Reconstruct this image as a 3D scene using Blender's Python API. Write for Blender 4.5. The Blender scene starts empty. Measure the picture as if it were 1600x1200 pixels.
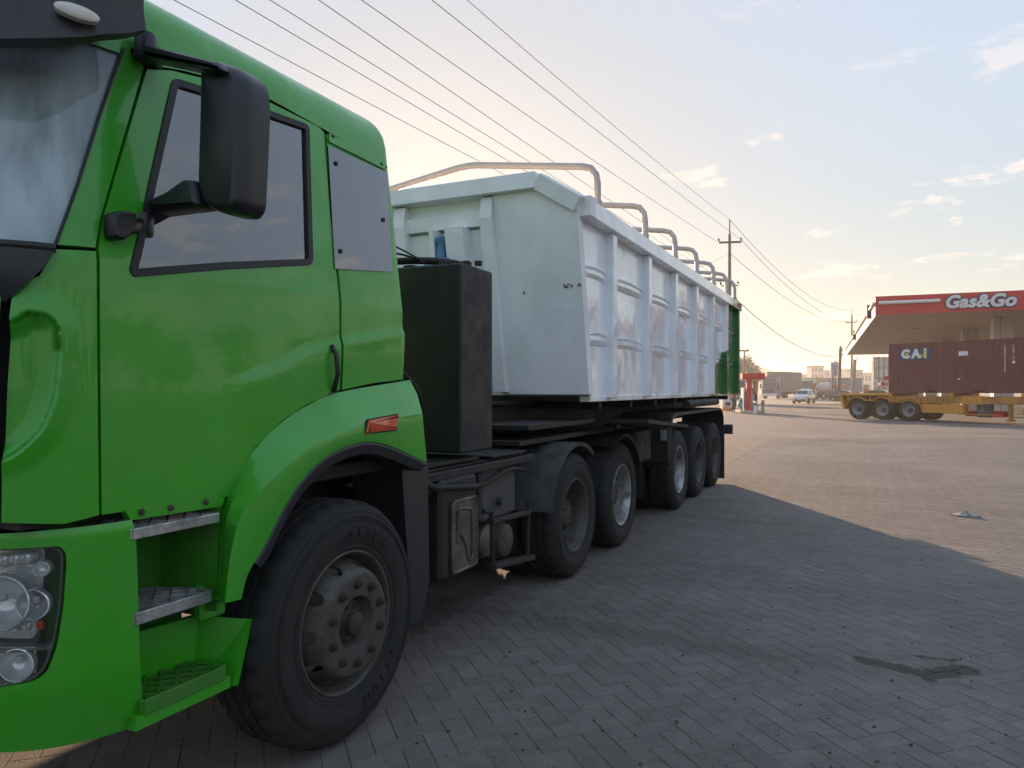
import bpy, bmesh, math, random
import numpy as np
from mathutils import Vector, Matrix
from mathutils.geometry import delaunay_2d_cdt

R = math.radians
PI = math.pi
rng = random.Random(11)
scene = bpy.context.scene
COL = scene.collection

# ------------------------------------------------------------------ camera, sky, sun, exposure
F, TH, H, HOR = 1150.0, R(25.6), 1.55, 608.0      # focal length and horizon in photo pixels, heading, eye height
S_, C_ = math.sin(TH), math.cos(TH)
cam_d = bpy.data.cameras.new('camera')
cam_d.sensor_width = 36.0
cam_d.lens = 36.0 * F / 1600.0
cam_d.shift_y = 0.005
cam_d.clip_start = 0.05
cam_d.clip_end = 6000
cam = bpy.data.objects.new('camera', cam_d)
COL.objects.link(cam)
cam.location = (0, 0, H)
cam.rotation_euler = (R(90), 0, TH)
scene.camera = cam

SUN_EL = R(9.5)
SUN_AZ = math.atan2(-0.523, 0.852)                 # from +Y towards +X
sun_dir = Vector((math.sin(SUN_AZ) * math.cos(SUN_EL), math.cos(SUN_AZ) * math.cos(SUN_EL), math.sin(SUN_EL)))
sun_d = bpy.data.lights.new('sun', 'SUN')
sun_d.energy = 3.1
sun_d.angle = R(0.5)
sun_d.color = (1.0, 0.68, 0.43)
sun = bpy.data.objects.new('sun', sun_d)
COL.objects.link(sun)
sun.rotation_euler = (-sun_dir).to_track_quat('-Z', 'Y').to_euler()

world = bpy.data.worlds.new('World')
scene.world = world
world.use_nodes = True
wt = world.node_tree
wt.nodes.clear()
wo = wt.nodes.new('ShaderNodeOutputWorld')
wb = wt.nodes.new('ShaderNodeBackground')
sky = wt.nodes.new('ShaderNodeTexSky')
sky.sky_type = 'NISHITA'
sky.sun_disc = False
sky.sun_elevation = SUN_EL
sky.sun_rotation = SUN_AZ
sky.altitude = 1600
sky.air_density = 1.35
sky.dust_density = 2.6
sky.ozone_density = 1.0
wb.inputs['Strength'].default_value = 0.15
# small broken clouds, low over the horizon
tc = wt.nodes.new('ShaderNodeTexCoord')
sep = wt.nodes.new('ShaderNodeSeparateXYZ')
wt.links.new(tc.outputs['Generated'], sep.inputs[0])
mapn = wt.nodes.new('ShaderNodeMapping')
mapn.inputs['Scale'].default_value = (1.0, 1.0, 3.2)
mapn.inputs['Location'].default_value = (0.35, 0.1, 0.0)
wt.links.new(tc.outputs['Generated'], mapn.inputs[0])
nz = wt.nodes.new('ShaderNodeTexNoise')
nz.inputs['Scale'].default_value = 8.5
nz.inputs['Detail'].default_value = 7
nz.inputs['Roughness'].default_value = 0.58
nz.inputs['Distortion'].default_value = 0.25
wt.links.new(mapn.outputs[0], nz.inputs['Vector'])
cr = wt.nodes.new('ShaderNodeMapRange')
cr.interpolation_type = 'SMOOTHSTEP'
cr.inputs['From Min'].default_value = 0.64
cr.inputs['From Max'].default_value = 0.735
dp = wt.nodes.new('ShaderNodeVectorMath')             # more broken cloud towards the right of the view
dp.operation = 'DOT_PRODUCT'
wt.links.new(tc.outputs['Generated'], dp.inputs[0])
dp.inputs[1].default_value = (-0.92, -0.38, 0)
da = wt.nodes.new('ShaderNodeMath')
da.operation = 'MULTIPLY_ADD'
wt.links.new(dp.outputs['Value'], da.inputs[0])
da.inputs[1].default_value = -0.16
wt.links.new(nz.outputs['Fac'], da.inputs[2])
wt.links.new(da.outputs[0], cr.inputs['Value'])
hb = wt.nodes.new('ShaderNodeMapRange')
hb.interpolation_type = 'SMOOTHSTEP'
hb.inputs['From Min'].default_value = 0.55
hb.inputs['From Max'].default_value = 0.15
wt.links.new(sep.outputs['Z'], hb.inputs['Value'])
mm = wt.nodes.new('ShaderNodeMath')
mm.operation = 'MULTIPLY'
wt.links.new(cr.outputs[0], mm.inputs[0])
wt.links.new(hb.outputs[0], mm.inputs[1])
mm2 = wt.nodes.new('ShaderNodeMath')
mm2.operation = 'MULTIPLY'
mm2.inputs[1].default_value = 0.6
wt.links.new(mm.outputs[0], mm2.inputs[0])
cmix = wt.nodes.new('ShaderNodeMix')
cmix.data_type = 'RGBA'
wt.links.new(mm2.outputs[0], cmix.inputs['Factor'])
bw = wt.nodes.new('ShaderNodeRGBToBW')               # hazy air evens the sky out: brightness compressed, hue kept
wt.links.new(sky.outputs[0], bw.inputs[0])
pw = wt.nodes.new('ShaderNodeMath')
pw.operation = 'POWER'
wt.links.new(bw.outputs[0], pw.inputs[0])
pw.inputs[1].default_value = 0.18 - 1.0
sg = wt.nodes.new('ShaderNodeVectorMath')
sg.operation = 'SCALE'
wt.links.new(sky.outputs[0], sg.inputs[0])
wt.links.new(pw.outputs[0], sg.inputs['Scale'])
hs = wt.nodes.new('ShaderNodeHueSaturation')
hs.inputs['Saturation'].default_value = 0.62
wt.links.new(sg.outputs[0], hs.inputs['Color'])
tn = wt.nodes.new('ShaderNodeVectorMath')             # cool clear air overhead
tn.operation = 'MULTIPLY'
tn.inputs[1].default_value = (0.955, 0.985, 1.075)
wt.links.new(hs.outputs[0], tn.inputs[0])
wt.links.new(tn.outputs[0], cmix.inputs['A'])
cmix.inputs['B'].default_value = (2.5, 2.05, 1.75, 1)
wt.links.new(cmix.outputs['Result'], wb.inputs['Color'])
wt.links.new(wb.outputs[0], wo.inputs['Surface'])

scene.view_settings.view_transform = 'Standard'
scene.view_settings.look = 'None'
scene.view_settings.gamma = 1.0
scene.view_settings.use_curve_mapping = False
scene.view_settings.exposure = 1.82
scene.render.engine = 'CYCLES'
scene.cycles.max_bounces = 10
scene.cycles.transparent_max_bounces = 16
scene.cycles.volume_bounces = 1
scene.cycles.caustics_reflective = False
scene.cycles.caustics_refractive = False
scene.cycles.use_denoising = True

# ------------------------------------------------------------------ measured places: rays of the photograph met with real planes
def at_lat(px, py, lat):
    k = (px - 800) / F
    Z = lat / (k * C_ - S_)
    return Vector((lat, Z * (k * S_ + C_), H - (py - HOR) / F * Z))
def at_s(px, py, s):
    k = (px - 800) / F
    Z = s / (k * S_ + C_)
    return Vector((Z * (k * C_ - S_), s, H - (py - HOR) / F * Z))
def at_z(px, py, z=0.0):
    Z = (H - z) * F / (py - HOR)
    X = (px - 800) / F * Z
    return Vector((X * C_ - Z * S_, X * S_ + Z * C_, z))
def at_depth(px, py, Z):
    X = (px - 800) / F * Z
    return Vector((X * C_ - Z * S_, X * S_ + Z * C_, H - (py - HOR) / F * Z))
def cz(X, Z, z=0.0):
    return Vector((X * C_ - Z * S_, X * S_ + Z * C_, z))
def fwd(p):
    X = p[1] * S_ + p[0] * C_
    Z = p[1] * C_ - p[0] * S_
    return 800 + F * X / Z, HOR - F * (p[2] - H) / Z

# ------------------------------------------------------------------ materials
MATS = {}
def nodes_of(m):
    m.use_nodes = True
    nt = m.node_tree
    return nt, nt.nodes['Principled BSDF']
def mat(name, col, rough=0.5, metal=0.0, var=0.0, vscale=4.0, bump=0.0, bscale=40.0, coat=0.0, dirt=None, rvar=0.0, spec=0.5, emit=None, stretch=None):
    """Principled material; var: brightness noise; dirt=(colour, amount, scale)."""
    if name in MATS: return MATS[name]
    m = bpy.data.materials.new(name)
    nt, b = nodes_of(m)
    L = nt.links
    b.inputs['Base Color'].default_value = (*col, 1)
    b.inputs['Roughness'].default_value = rough
    b.inputs['Metallic'].default_value = metal
    b.inputs['Specular IOR Level'].default_value = spec
    if coat:
        b.inputs['Coat Weight'].default_value = coat
        b.inputs['Coat Roughness'].default_value = 0.04
    if emit:
        b.inputs['Emission Color'].default_value = (*emit[0], 1)
        b.inputs['Emission Strength'].default_value = emit[1]
    t = nt.nodes.new('ShaderNodeTexCoord')
    vec = t.outputs['Object']
    if stretch:
        mp = nt.nodes.new('ShaderNodeMapping')
        mp.inputs['Scale'].default_value = stretch
        L.new(vec, mp.inputs[0])
        vec = mp.outputs[0]
    cur = None
    if var:
        n = nt.nodes.new('ShaderNodeTexNoise')
        n.inputs['Scale'].default_value = vscale
        n.inputs['Detail'].default_value = 6
        n.inputs['Roughness'].default_value = 0.6
        L.new(vec, n.inputs['Vector'])
        mr = nt.nodes.new('ShaderNodeMapRange')
        mr.inputs['From Min'].default_value = 0.3
        mr.inputs['From Max'].default_value = 0.7
        mr.inputs['To Min'].default_value = 1 - var
        mr.inputs['To Max'].default_value = 1 + var
        L.new(n.outputs['Fac'], mr.inputs['Value'])
        mx = nt.nodes.new('ShaderNodeVectorMath')
        mx.operation = 'SCALE'
        mx.inputs[0].default_value = col
        L.new(mr.outputs[0], mx.inputs['Scale'])
        cur = mx.outputs[0]
        L.new(cur, b.inputs['Base Color'])
    if dirt:
        dc, da, ds = dirt
        n = nt.nodes.new('ShaderNodeTexNoise')
        n.inputs['Scale'].default_value = ds
        n.inputs['Detail'].default_value = 8
        n.inputs['Roughness'].default_value = 0.65
        L.new(vec, n.inputs['Vector'])
        mr = nt.nodes.new('ShaderNodeMapRange')
        mr.inputs['From Min'].default_value = 0.42
        mr.inputs['From Max'].default_value = 0.68
        mr.inputs['To Max'].default_value = da
        L.new(n.outputs['Fac'], mr.inputs['Value'])
        mx = nt.nodes.new('ShaderNodeMix')
        mx.data_type = 'RGBA'
        L.new(mr.outputs[0], mx.inputs['Factor'])
        if cur: L.new(cur, mx.inputs['A'])
        else: mx.inputs['A'].default_value = (*col, 1)
        mx.inputs['B'].default_value = (*dc, 1)
        L.new(mx.outputs['Result'], b.inputs['Base Color'])
        r2 = nt.nodes.new('ShaderNodeMapRange')
        r2.inputs['From Max'].default_value = max(da, 0.01)
        r2.inputs['To Min'].default_value = rough
        r2.inputs['To Max'].default_value = min(1, rough + 0.35)
        L.new(mr.outputs[0], r2.inputs['Value'])
        L.new(r2.outputs[0], b.inputs['Roughness'])
    if bump:
        n = nt.nodes.new('ShaderNodeTexNoise')
        n.inputs['Scale'].default_value = bscale
        n.inputs['Detail'].default_value = 3
        L.new(vec, n.inputs['Vector'])
        bp = nt.nodes.new('ShaderNodeBump')
        bp.inputs['Strength'].default_value = 1.0
        bp.inputs['Distance'].default_value = bump
        L.new(n.outputs['Fac'], bp.inputs['Height'])
        L.new(bp.outputs[0], b.inputs['Normal'])
    MATS[name] = m
    return m

def glass(name, tint, dust=0.0, dustcol=(0.5, 0.52, 0.5), ior=1.5, gain=1.0, streak=False):
    m = bpy.data.materials.new(name)
    m.use_nodes = True
    nt = m.node_tree
    L = nt.links
    nt.nodes.clear()
    out = nt.nodes.new('ShaderNodeOutputMaterial')
    tr = nt.nodes.new('ShaderNodeBsdfTransparent')
    tr.inputs['Color'].default_value = (*tint, 1)
    gl = nt.nodes.new('ShaderNodeBsdfGlossy')
    gl.inputs['Roughness'].default_value = 0.015
    fr = nt.nodes.new('ShaderNodeFresnel')
    fr.inputs['IOR'].default_value = ior
    mu = nt.nodes.new('ShaderNodeMath')
    mu.operation = 'MULTIPLY'
    mu.use_clamp = True
    mu.inputs[1].default_value = gain
    L.new(fr.outputs[0], mu.inputs[0])
    mix = nt.nodes.new('ShaderNodeMixShader')
    last = tr.outputs[0]
    if dust:
        df = nt.nodes.new('ShaderNodeBsdfDiffuse')
        df.inputs['Color'].default_value = (*dustcol, 1)
        t = nt.nodes.new('ShaderNodeTexCoord')
        mp = nt.nodes.new('ShaderNodeMapping')
        mp.inputs['Scale'].default_value = (5, 5, 0.7) if streak else (3, 3, 3)
        L.new(t.outputs['Object'], mp.inputs[0])
        n = nt.nodes.new('ShaderNodeTexNoise')
        n.inputs['Scale'].default_value = 2.2
        n.inputs['Detail'].default_value = 6
        L.new(mp.outputs[0], n.inputs['Vector'])
        mr = nt.nodes.new('ShaderNodeMapRange')
        mr.inputs['From Min'].default_value = 0.3
        mr.inputs['From Max'].default_value = 0.75
        mr.inputs['To Min'].default_value = dust * 0.45
        mr.inputs['To Max'].default_value = dust
        L.new(n.outputs['Fac'], mr.inputs['Value'])
        m2 = nt.nodes.new('ShaderNodeMixShader')
        L.new(mr.outputs[0], m2.inputs[0])
        L.new(last, m2.inputs[1])
        L.new(df.outputs[0], m2.inputs[2])
        last = m2.outputs[0]
    L.new(mu.outputs[0], mix.inputs[0])
    L.new(last, mix.inputs[1])
    L.new(gl.outputs[0], mix.inputs[2])
    L.new(mix.outputs[0], out.inputs['Surface'])
    return m

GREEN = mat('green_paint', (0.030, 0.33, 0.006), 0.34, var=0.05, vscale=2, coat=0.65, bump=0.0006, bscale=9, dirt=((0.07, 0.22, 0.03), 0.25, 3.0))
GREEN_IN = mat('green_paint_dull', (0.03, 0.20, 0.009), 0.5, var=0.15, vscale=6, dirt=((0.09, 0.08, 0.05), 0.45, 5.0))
BLACKP = mat('black_plastic', (0.018, 0.019, 0.022), 0.48, var=0.2, vscale=6, bump=0.0004, bscale=600)
MIRRORP = mat('mirror_plastic', (0.012, 0.013, 0.017), 0.36, var=0.15, vscale=5, bump=0.0003, bscale=700)
VISOR = mat('smoked_visor', (0.014, 0.013, 0.014), 0.22, var=0.3, vscale=4, dirt=((0.07, 0.05, 0.045), 0.5, 7.0))
RUBBER = mat('rubber_seal', (0.012, 0.012, 0.013), 0.6)
SEAM = mat('seam_black', (0.004, 0.004, 0.004), 0.8)
TYRE = mat('tyre_rubber', (0.011, 0.0108, 0.0105), 0.78, var=0.25, vscale=8, bump=0.002, bscale=60, dirt=((0.045, 0.039, 0.033), 0.5, 6.0))
RIM = mat('dusty_steel_rim', (0.095, 0.09, 0.082), 0.55, metal=0.35, var=0.25, vscale=9, dirt=((0.055, 0.038, 0.027), 0.9, 9.0), bump=0.001, bscale=90)
RUST = mat('rusty_steel', (0.062, 0.047, 0.037), 0.75, metal=0.2, var=0.4, vscale=15, bump=0.001, bscale=120, dirt=((0.03, 0.025, 0.022), 0.8, 14))
SILVER = mat('bright_steel_rim', (0.42, 0.42, 0.42), 0.42, metal=0.7, var=0.3, vscale=10, dirt=((0.08, 0.06, 0.045), 0.85, 8.0))
FRAMEB = mat('chassis_black', (0.011, 0.0105, 0.010), 0.6, var=0.3, vscale=6, dirt=((0.045, 0.036, 0.027), 0.5, 5.0))
TANKB = mat('black_painted_tank', (0.010, 0.010, 0.011), 0.5, var=0.25, vscale=7, dirt=((0.024, 0.023, 0.023), 0.5, 5.0), bump=0.0006, bscale=22)
GUARDG = mat('dusty_grey_guard', (0.05, 0.05, 0.052), 0.6, var=0.3, vscale=7, dirt=((0.10, 0.085, 0.07), 0.7, 7.0))
ALU = mat('worn_aluminium', (0.5, 0.5, 0.5), 0.38, metal=0.8, var=0.2, vscale=14, dirt=((0.09, 0.07, 0.05), 0.7, 12))
TANKM = mat('dull_metal_tank', (0.14, 0.125, 0.11), 0.5, metal=0.5, var=0.25, vscale=9, dirt=((0.05, 0.038, 0.028), 0.9, 6.0))
REFL = mat('lamp_reflector', (0.86, 0.87, 0.88), 0.28, metal=0.4, bump=0.004, bscale=38)
CHROME = mat('chrome', (0.75, 0.76, 0.78), 0.06, metal=1.0)
ORANGE_L = mat('orange_lens', (0.62, 0.07, 0.012), 0.18, var=0.12, vscale=60, coat=0.6)
INTERIOR = mat('cab_interior', (0.05, 0.05, 0.052), 0.8, var=0.15)
SEATM = mat('seat_fabric', (0.10, 0.10, 0.11), 0.9, var=0.2)
BLUEM = mat('blue_hydraulic_paint', (0.06, 0.20, 0.34), 0.45, var=0.2, dirt=((0.03, 0.03, 0.03), 0.5, 9))
PIPEW = mat('cream_pipe_paint', (0.50, 0.44, 0.40), 0.45, var=0.1, vscale=7)
GLASS_SIDE = glass('side_window_glass', (0.10, 0.11, 0.14), 0.025, (0.4, 0.43, 0.5), 1.75, 2.8)
GLASS_WIND = glass('dusty_windscreen_glass', (0.42, 0.48, 0.50), 0.74, (0.60, 0.72, 0.76), 1.5, 1.3, True)
GLASS_PANE = mat('smoked_quarter_pane', (0.010, 0.011, 0.016), 0.02, spec=1.0, coat=1.0)
GLASS_PANE.node_tree.nodes['Principled BSDF'].inputs['Coat IOR'].default_value = 1.9
GLASS_LAMP = glass('lamp_glass', (0.93, 0.95, 0.97), 0.03, (0.6, 0.6, 0.6), 1.5, 1.0)

def tub_paint():
    m = mat('white_tub_paint', (0.86, 0.88, 0.92), 0.20, var=0.04, vscale=1.2, coat=0.5)
    nt, b = nodes_of(m)
    L = nt.links
    src = b.inputs['Base Color'].links[0].from_socket
    t = nt.nodes.new('ShaderNodeTexCoord')
    se = nt.nodes.new('ShaderNodeSeparateXYZ')
    L.new(t.outputs['Object'], se.inputs[0])
    th = nt.nodes.new('ShaderNodeMapRange')            # ragged border of the green repaint at the tail
    for k, v in (('From Min', 1.78), ('From Max', 2.26), ('To Min', 11.62), ('To Max', 12.9)): th.inputs[k].default_value = v
    L.new(se.outputs['Z'], th.inputs['Value'])
    n = nt.nodes.new('ShaderNodeTexNoise')
    n.inputs['Scale'].default_value = 6
    L.new(t.outputs['Object'], n.inputs['Vector'])
    d = nt.nodes.new('ShaderNodeMath'); d.operation = 'SUBTRACT'
    L.new(se.outputs['Y'], d.inputs[0]); L.new(th.outputs[0], d.inputs[1])
    d2 = nt.nodes.new('ShaderNodeMath'); d2.operation = 'MULTIPLY_ADD'
    L.new(n.outputs['Fac'], d2.inputs[0]); d2.inputs[1].default_value = 0.35; L.new(d.outputs[0], d2.inputs[2])
    g = nt.nodes.new('ShaderNodeMapRange')
    g.inputs['From Min'].default_value = 0.16; g.inputs['From Max'].default_value = 0.22
    L.new(d2.outputs[0], g.inputs['Value'])
    mx = nt.nodes.new('ShaderNodeMix'); mx.data_type = 'RGBA'
    L.new(g.outputs[0], mx.inputs['Factor']); L.new(src, mx.inputs['A'])
    mx.inputs['B'].default_value = (0.012, 0.16, 0.035, 1)
    # chips and scrapes
    n2 = nt.nodes.new('ShaderNodeTexNoise'); n2.inputs['Scale'].default_value = 9; n2.inputs['Detail'].default_value = 9; n2.inputs['Roughness'].default_value = 0.75
    L.new(t.outputs['Object'], n2.inputs['Vector'])
    c2 = nt.nodes.new('ShaderNodeMapRange'); c2.inputs['From Min'].default_value = 0.72; c2.inputs['From Max'].default_value = 0.75; c2.inputs['To Max'].default_value = 0.8
    L.new(n2.outputs['Fac'], c2.inputs['Value'])
    m3 = nt.nodes.new('ShaderNodeMix'); m3.data_type = 'RGBA'
    L.new(c2.outputs[0], m3.inputs['Factor']); L.new(mx.outputs['Result'], m3.inputs['A']); m3.inputs['B'].default_value = (0.2, 0.19, 0.18, 1)
    L.new(m3.outputs['Result'], b.inputs['Base Color'])
    # dented sheet
    n3 = nt.nodes.new('ShaderNodeTexNoise'); n3.inputs['Scale'].default_value = 1.9; n3.inputs['Detail'].default_value = 2.0
    L.new(t.outputs['Object'], n3.inputs['Vector'])
    bp = nt.nodes.new('ShaderNodeBump'); bp.inputs['Distance'].default_value = 0.055; bp.inputs['Strength'].default_value = 1.0
    L.new(n3.outputs['Fac'], bp.inputs['Height']); L.new(bp.outputs[0], b.inputs['Normal'])
    return m
TUB = tub_paint()
TUBF = mat('white_front_wall_paint', (0.87, 0.88, 0.90), 0.40, var=0.05, vscale=2.0, bump=0.004, bscale=3.0, dirt=((0.55, 0.55, 0.53), 0.35, 2.5))

# ------------------------------------------------------------------ mesh builder
WM = {}
def link(o, parent=None, world=True, M=None):
    COL.objects.link(o)
    if parent is not None:
        o.parent = parent
        if M is not None:
            o.matrix_local = M
            WM[o.name] = WM[parent.name] @ M
        elif world:
            o.matrix_parent_inverse = WM[parent.name].inverted()
            WM[o.name] = Matrix.Identity(4)
        else:
            WM[o.name] = WM[parent.name].copy()
    else:
        if M is not None: o.matrix_world = M
        WM[o.name] = M.copy() if M is not None else Matrix.Identity(4)
    return o

class MB:
    def __init__(self):
        self.v, self.f, self.nrm = [], [], {}
    def add(self, vs, fs):
        o = len(self.v)
        self.v += [tuple(p) for p in vs]
        self.f += [tuple(i + o for i in f) for f in fs]
        return self
    def box(self, lo, hi, b=0.0, M=None):
        lo, hi = Vector(lo), Vector(hi)
        c, h = (lo + hi) / 2, (hi - lo) / 2
        b = min(b, min(abs(h.x), abs(h.y), abs(h.z)) * 0.9)
        vs, fs = [], []
        if b <= 0:
            for z in (-1, 1):
                for y in (-1, 1):
                    for x in (-1, 1): vs.append(c + Vector((h.x * x, h.y * y, h.z * z)))
            fs = [(0, 2, 3, 1), (4, 5, 7, 6), (0, 1, 5, 4), (2, 6, 7, 3), (0, 4, 6, 2), (1, 3, 7, 5)]
        else:
            ix = {}
            for sx in (-1, 1):
                for sy in (-1, 1):
                    for sz in (-1, 1):
                        for k in range(3):
                            q = [h.x - b, h.y - b, h.z - b]
                            q[k] += b
                            ix[(sx, sy, sz, k)] = len(vs)
                            vs.append(c + Vector((q[0] * sx, q[1] * sy, q[2] * sz)))
            def ori(ids):
                a = [vs[i] for i in ids]
                n = (a[1] - a[0]).cross(a[2] - a[0])
                m = sum(a, Vector()) / len(a) - c
                return ids if n.dot(m) > 0 else ids[::-1]
            for k in range(3):
                i, j = [t for t in range(3) if t != k]
                for s in (-1, 1):
                    ids = []
                    for (p, q) in ((-1, -1), (1, -1), (1, 1), (-1, 1)):
                        key = [0, 0, 0]; key[k] = s; key[i] = p; key[j] = q
                        ids.append(ix[(*key, k)])
                    fs.append(tuple(ori(ids)))
            for k in range(3):
                i, j = [t for t in range(3) if t != k]
                for p in (-1, 1):
                    for q in (-1, 1):
                        a, d = [0, 0, 0], [0, 0, 0]
                        a[k] = -1; d[k] = 1; a[i] = d[i] = p; a[j] = d[j] = q
                        fs.append(tuple(ori([ix[(*a, i)], ix[(*d, i)], ix[(*d, j)], ix[(*a, j)]])))
            for sx in (-1, 1):
                for sy in (-1, 1):
                    for sz in (-1, 1): fs.append(tuple(ori([ix[(sx, sy, sz, k)] for k in range(3)])))
        if M is not None: vs = [M @ p for p in vs]
        return self.add(vs, fs)
    def beam(self, a, b, w, h, bev=0.0, up=(0, 0, 1)):
        """box from a to b, w wide sideways and h high."""
        a, b = Vector(a), Vector(b)
        d = b - a
        y = d.normalized()
        x = y.cross(Vector(up))
        if x.length < 1e-4: x = y.cross(Vector((1, 0, 0)))
        x.normalize()
        z = x.cross(y)
        M = Matrix((( x.x, y.x, z.x, a.x), (x.y, y.y, z.y, a.y), (x.z, y.z, z.z, a.z), (0, 0, 0, 1)))
        return self.box((-w / 2, 0, -h / 2), (w / 2, d.length, h / 2), bev, M)
    def tube(self, pts, r, n=10, cap=True):
        pts = [Vector(p) for p in pts]
        rs = r if isinstance(r, (list, tuple)) else [r] * len(pts)
        vs, fs = [], []
        ref = None
        for i, p in enumerate(pts):
            d = (pts[min(i + 1, len(pts) - 1)] - pts[max(i - 1, 0)]).normalized()
            if ref is None:
                ref = d.orthogonal().normalized()
            else:
                ref = (ref - d * ref.dot(d))
                ref = ref.normalized() if ref.length > 1e-6 else d.orthogonal().normalized()
            bn = d.cross(ref)
            for k in range(n):
                t = 2 * PI * k / n
                vs.append(p + (ref * math.cos(t) + bn * math.sin(t)) * rs[i])
        for i in range(len(pts) - 1):
            for k in range(n):
                a, b2 = i * n + k, i * n + (k + 1) % n
                fs.append((a, b2, b2 + n, a + n))
        if cap:
            fs.append(tuple(range(n))[::-1])
            fs.append(tuple(range(len(vs) - n, len(vs))))
        return self.add(vs, fs)
    def lathe(self, prof, n=32, c=(0, 0, 0), axis='x', mod=None):
        """prof: (radius, along-axis); axis x / y / z."""
        c = Vector(c)
        vs, fs = [], []
        for j, (r, x) in enumerate(prof):
            for k in range(n):
                t = 2 * PI * k / n
                rr = r + (mod(j, k) if mod else 0)
                u, w = rr * math.cos(t), rr * math.sin(t)
                vs.append(c + Vector({'x': (x, u, w), 'y': (w, x, u), 'z': (u, w, x)}[axis]))
        for j in range(len(prof) - 1):
            for k in range(n):
                a, b = j * n + k, j * n + (k + 1) % n
                fs.append((a, a + n, b + n, b))
        return self.add(vs, fs)
    def prism(self, poly, fn, d0, d1):
        """polygon (u, v) swept from depth d0 to d1; fn(u, v, d) -> point."""
        n = len(poly)
        vs = [fn(u, v, d0) for u, v in poly] + [fn(u, v, d1) for u, v in poly]
        fs = [tuple(range(n))[::-1], tuple(range(n, 2 * n))]
        for i in range(n):
            j = (i + 1) % n
            fs.append((i, j, j + n, i + n))
        return self.add(vs, fs)
    def loft(self, rows, close=False):
        n = len(rows[0])
        vs = [p for r in rows for p in r]
        fs = []
        for i in range(len(rows) - 1):
            for k in range(n - (0 if close else 1)):
                a, b = i * n + k, i * n + (k + 1) % n
                fs.append((a, b, b + n, a + n))
        return self.add(vs, fs)
    def patch(self, outer, holes, fn, step=0.04, thick=0.015, flip=False, inset_by=0.0, lines=()):
        """curved sheet: polygon with holes in (u, v), carried on the surface fn(u, v), with a turned-in rim."""
        outer = resample(inset(outer, inset_by), step)
        holes = [resample(inset(h, -inset_by), step) for h in holes]
        pts, edges = [], []
        for loop in [outer] + holes:
            o = len(pts)
            pts += loop
            edges += [(o + i, o + (i + 1) % len(loop)) for i in range(len(loop))]
        for loop in lines:
            loop = resample(loop, step)
            o = len(pts)
            pts += loop
            edges += [(o + i, o + (i + 1) % len(loop)) for i in range(len(loop))]
        P = np.array(outer)
        x0, y0 = P.min(0)
        x1, y1 = P.max(0)
        gx, gy = np.meshgrid(np.arange(x0 + step * .53, x1, step), np.arange(y0 + step * .53, y1, step))
        G = np.stack([gx.ravel(), gy.ravel()], 1)
        if len(G):
            ok = inside(G, outer)
            for h in holes: ok &= ~inside(G, h)
            B = np.array(pts)
            G = G[ok]
            if len(G):
                d = np.min(((G[:, None, :] - B[None]) ** 2).sum(2), 1)
                G = G[d > (0.45 * step) ** 2]
        allp = [Vector(p) for p in pts] + [Vector((float(a), float(b))) for a, b in G]
        vo, _, fo, *_ = delaunay_2d_cdt(allp, edges, [], 1, 1e-7)
        cen = np.array([[sum(vo[i][k] for i in f) / len(f) for k in (0, 1)] for f in fo])
        keep = inside(cen, outer)
        for h in holes: keep &= ~inside(cen, h)
        fo = [tuple(f) for f, k in zip(fo, keep) if k]
        e = 1e-3
        v3 = [Vector(fn(p[0], p[1])) for p in vo]
        o = len(self.v)
        self.v += [tuple(p) for p in v3]
        for i, p in enumerate(vo):
            nn = (Vector(fn(p[0] + 4 * e, p[1])) - Vector(fn(p[0] - 4 * e, p[1]))).cross(Vector(fn(p[0], p[1] + 4 * e)) - Vector(fn(p[0], p[1] - 4 * e))).normalized()
            self.nrm[o + i] = -nn if flip else nn
        used = {}
        for f in fo:
            if flip: f = f[::-1]
            self.f.append(tuple(i + o for i in f))
            for i in range(len(f)): used.setdefault(frozenset((f[i], f[(i + 1) % len(f)])), []).append((f[i], f[(i + 1) % len(f)]))
        if thick:
            rim = [l[0] for l in used.values() if len(l) == 1]
            ids = {}
            for a, b in rim:
                for i in (a, b):
                    if i not in ids:
                        u, v = vo[i][0], vo[i][1]
                        n = (Vector(fn(u + e, v)) - v3[i]).cross(Vector(fn(u, v + e)) - v3[i]).normalized()
                        if flip: n = -n
                        ids[i] = (len(self.v), len(self.v) + 1)
                        self.v.append(tuple(v3[i]))
                        self.v.append(tuple(v3[i] - n * thick))
            for a, b in rim:
                self.f.append((ids[b][0], ids[a][0], ids[a][1], ids[b][1]))
        return self
    def text(self, body, size, fn, depth=0.01, offset=0.0, shear=0.0, align='CENTER', spacing=1.0):
        cu = bpy.data.curves.new('lettering_curve', 'FONT')
        cu.body = body; cu.size = size; cu.align_x = align; cu.align_y = 'CENTER'
        cu.offset = offset; cu.shear = shear; cu.extrude = depth / 2; cu.space_character = spacing
        cu.resolution_u = 3
        o = bpy.data.objects.new('lettering_tmp', cu)
        COL.objects.link(o)
        bpy.context.view_layer.update()
        me = bpy.data.meshes.new_from_object(o.evaluated_get(bpy.context.evaluated_depsgraph_get()))
        vs = [fn(p.co.x, p.co.y, p.co.z + depth / 2) for p in me.vertices]
        fs = [tuple(p.vertices) for p in me.polygons]
        bpy.data.objects.remove(o); bpy.data.curves.remove(cu); bpy.data.meshes.remove(me)
        return self.add(vs, fs)
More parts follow.
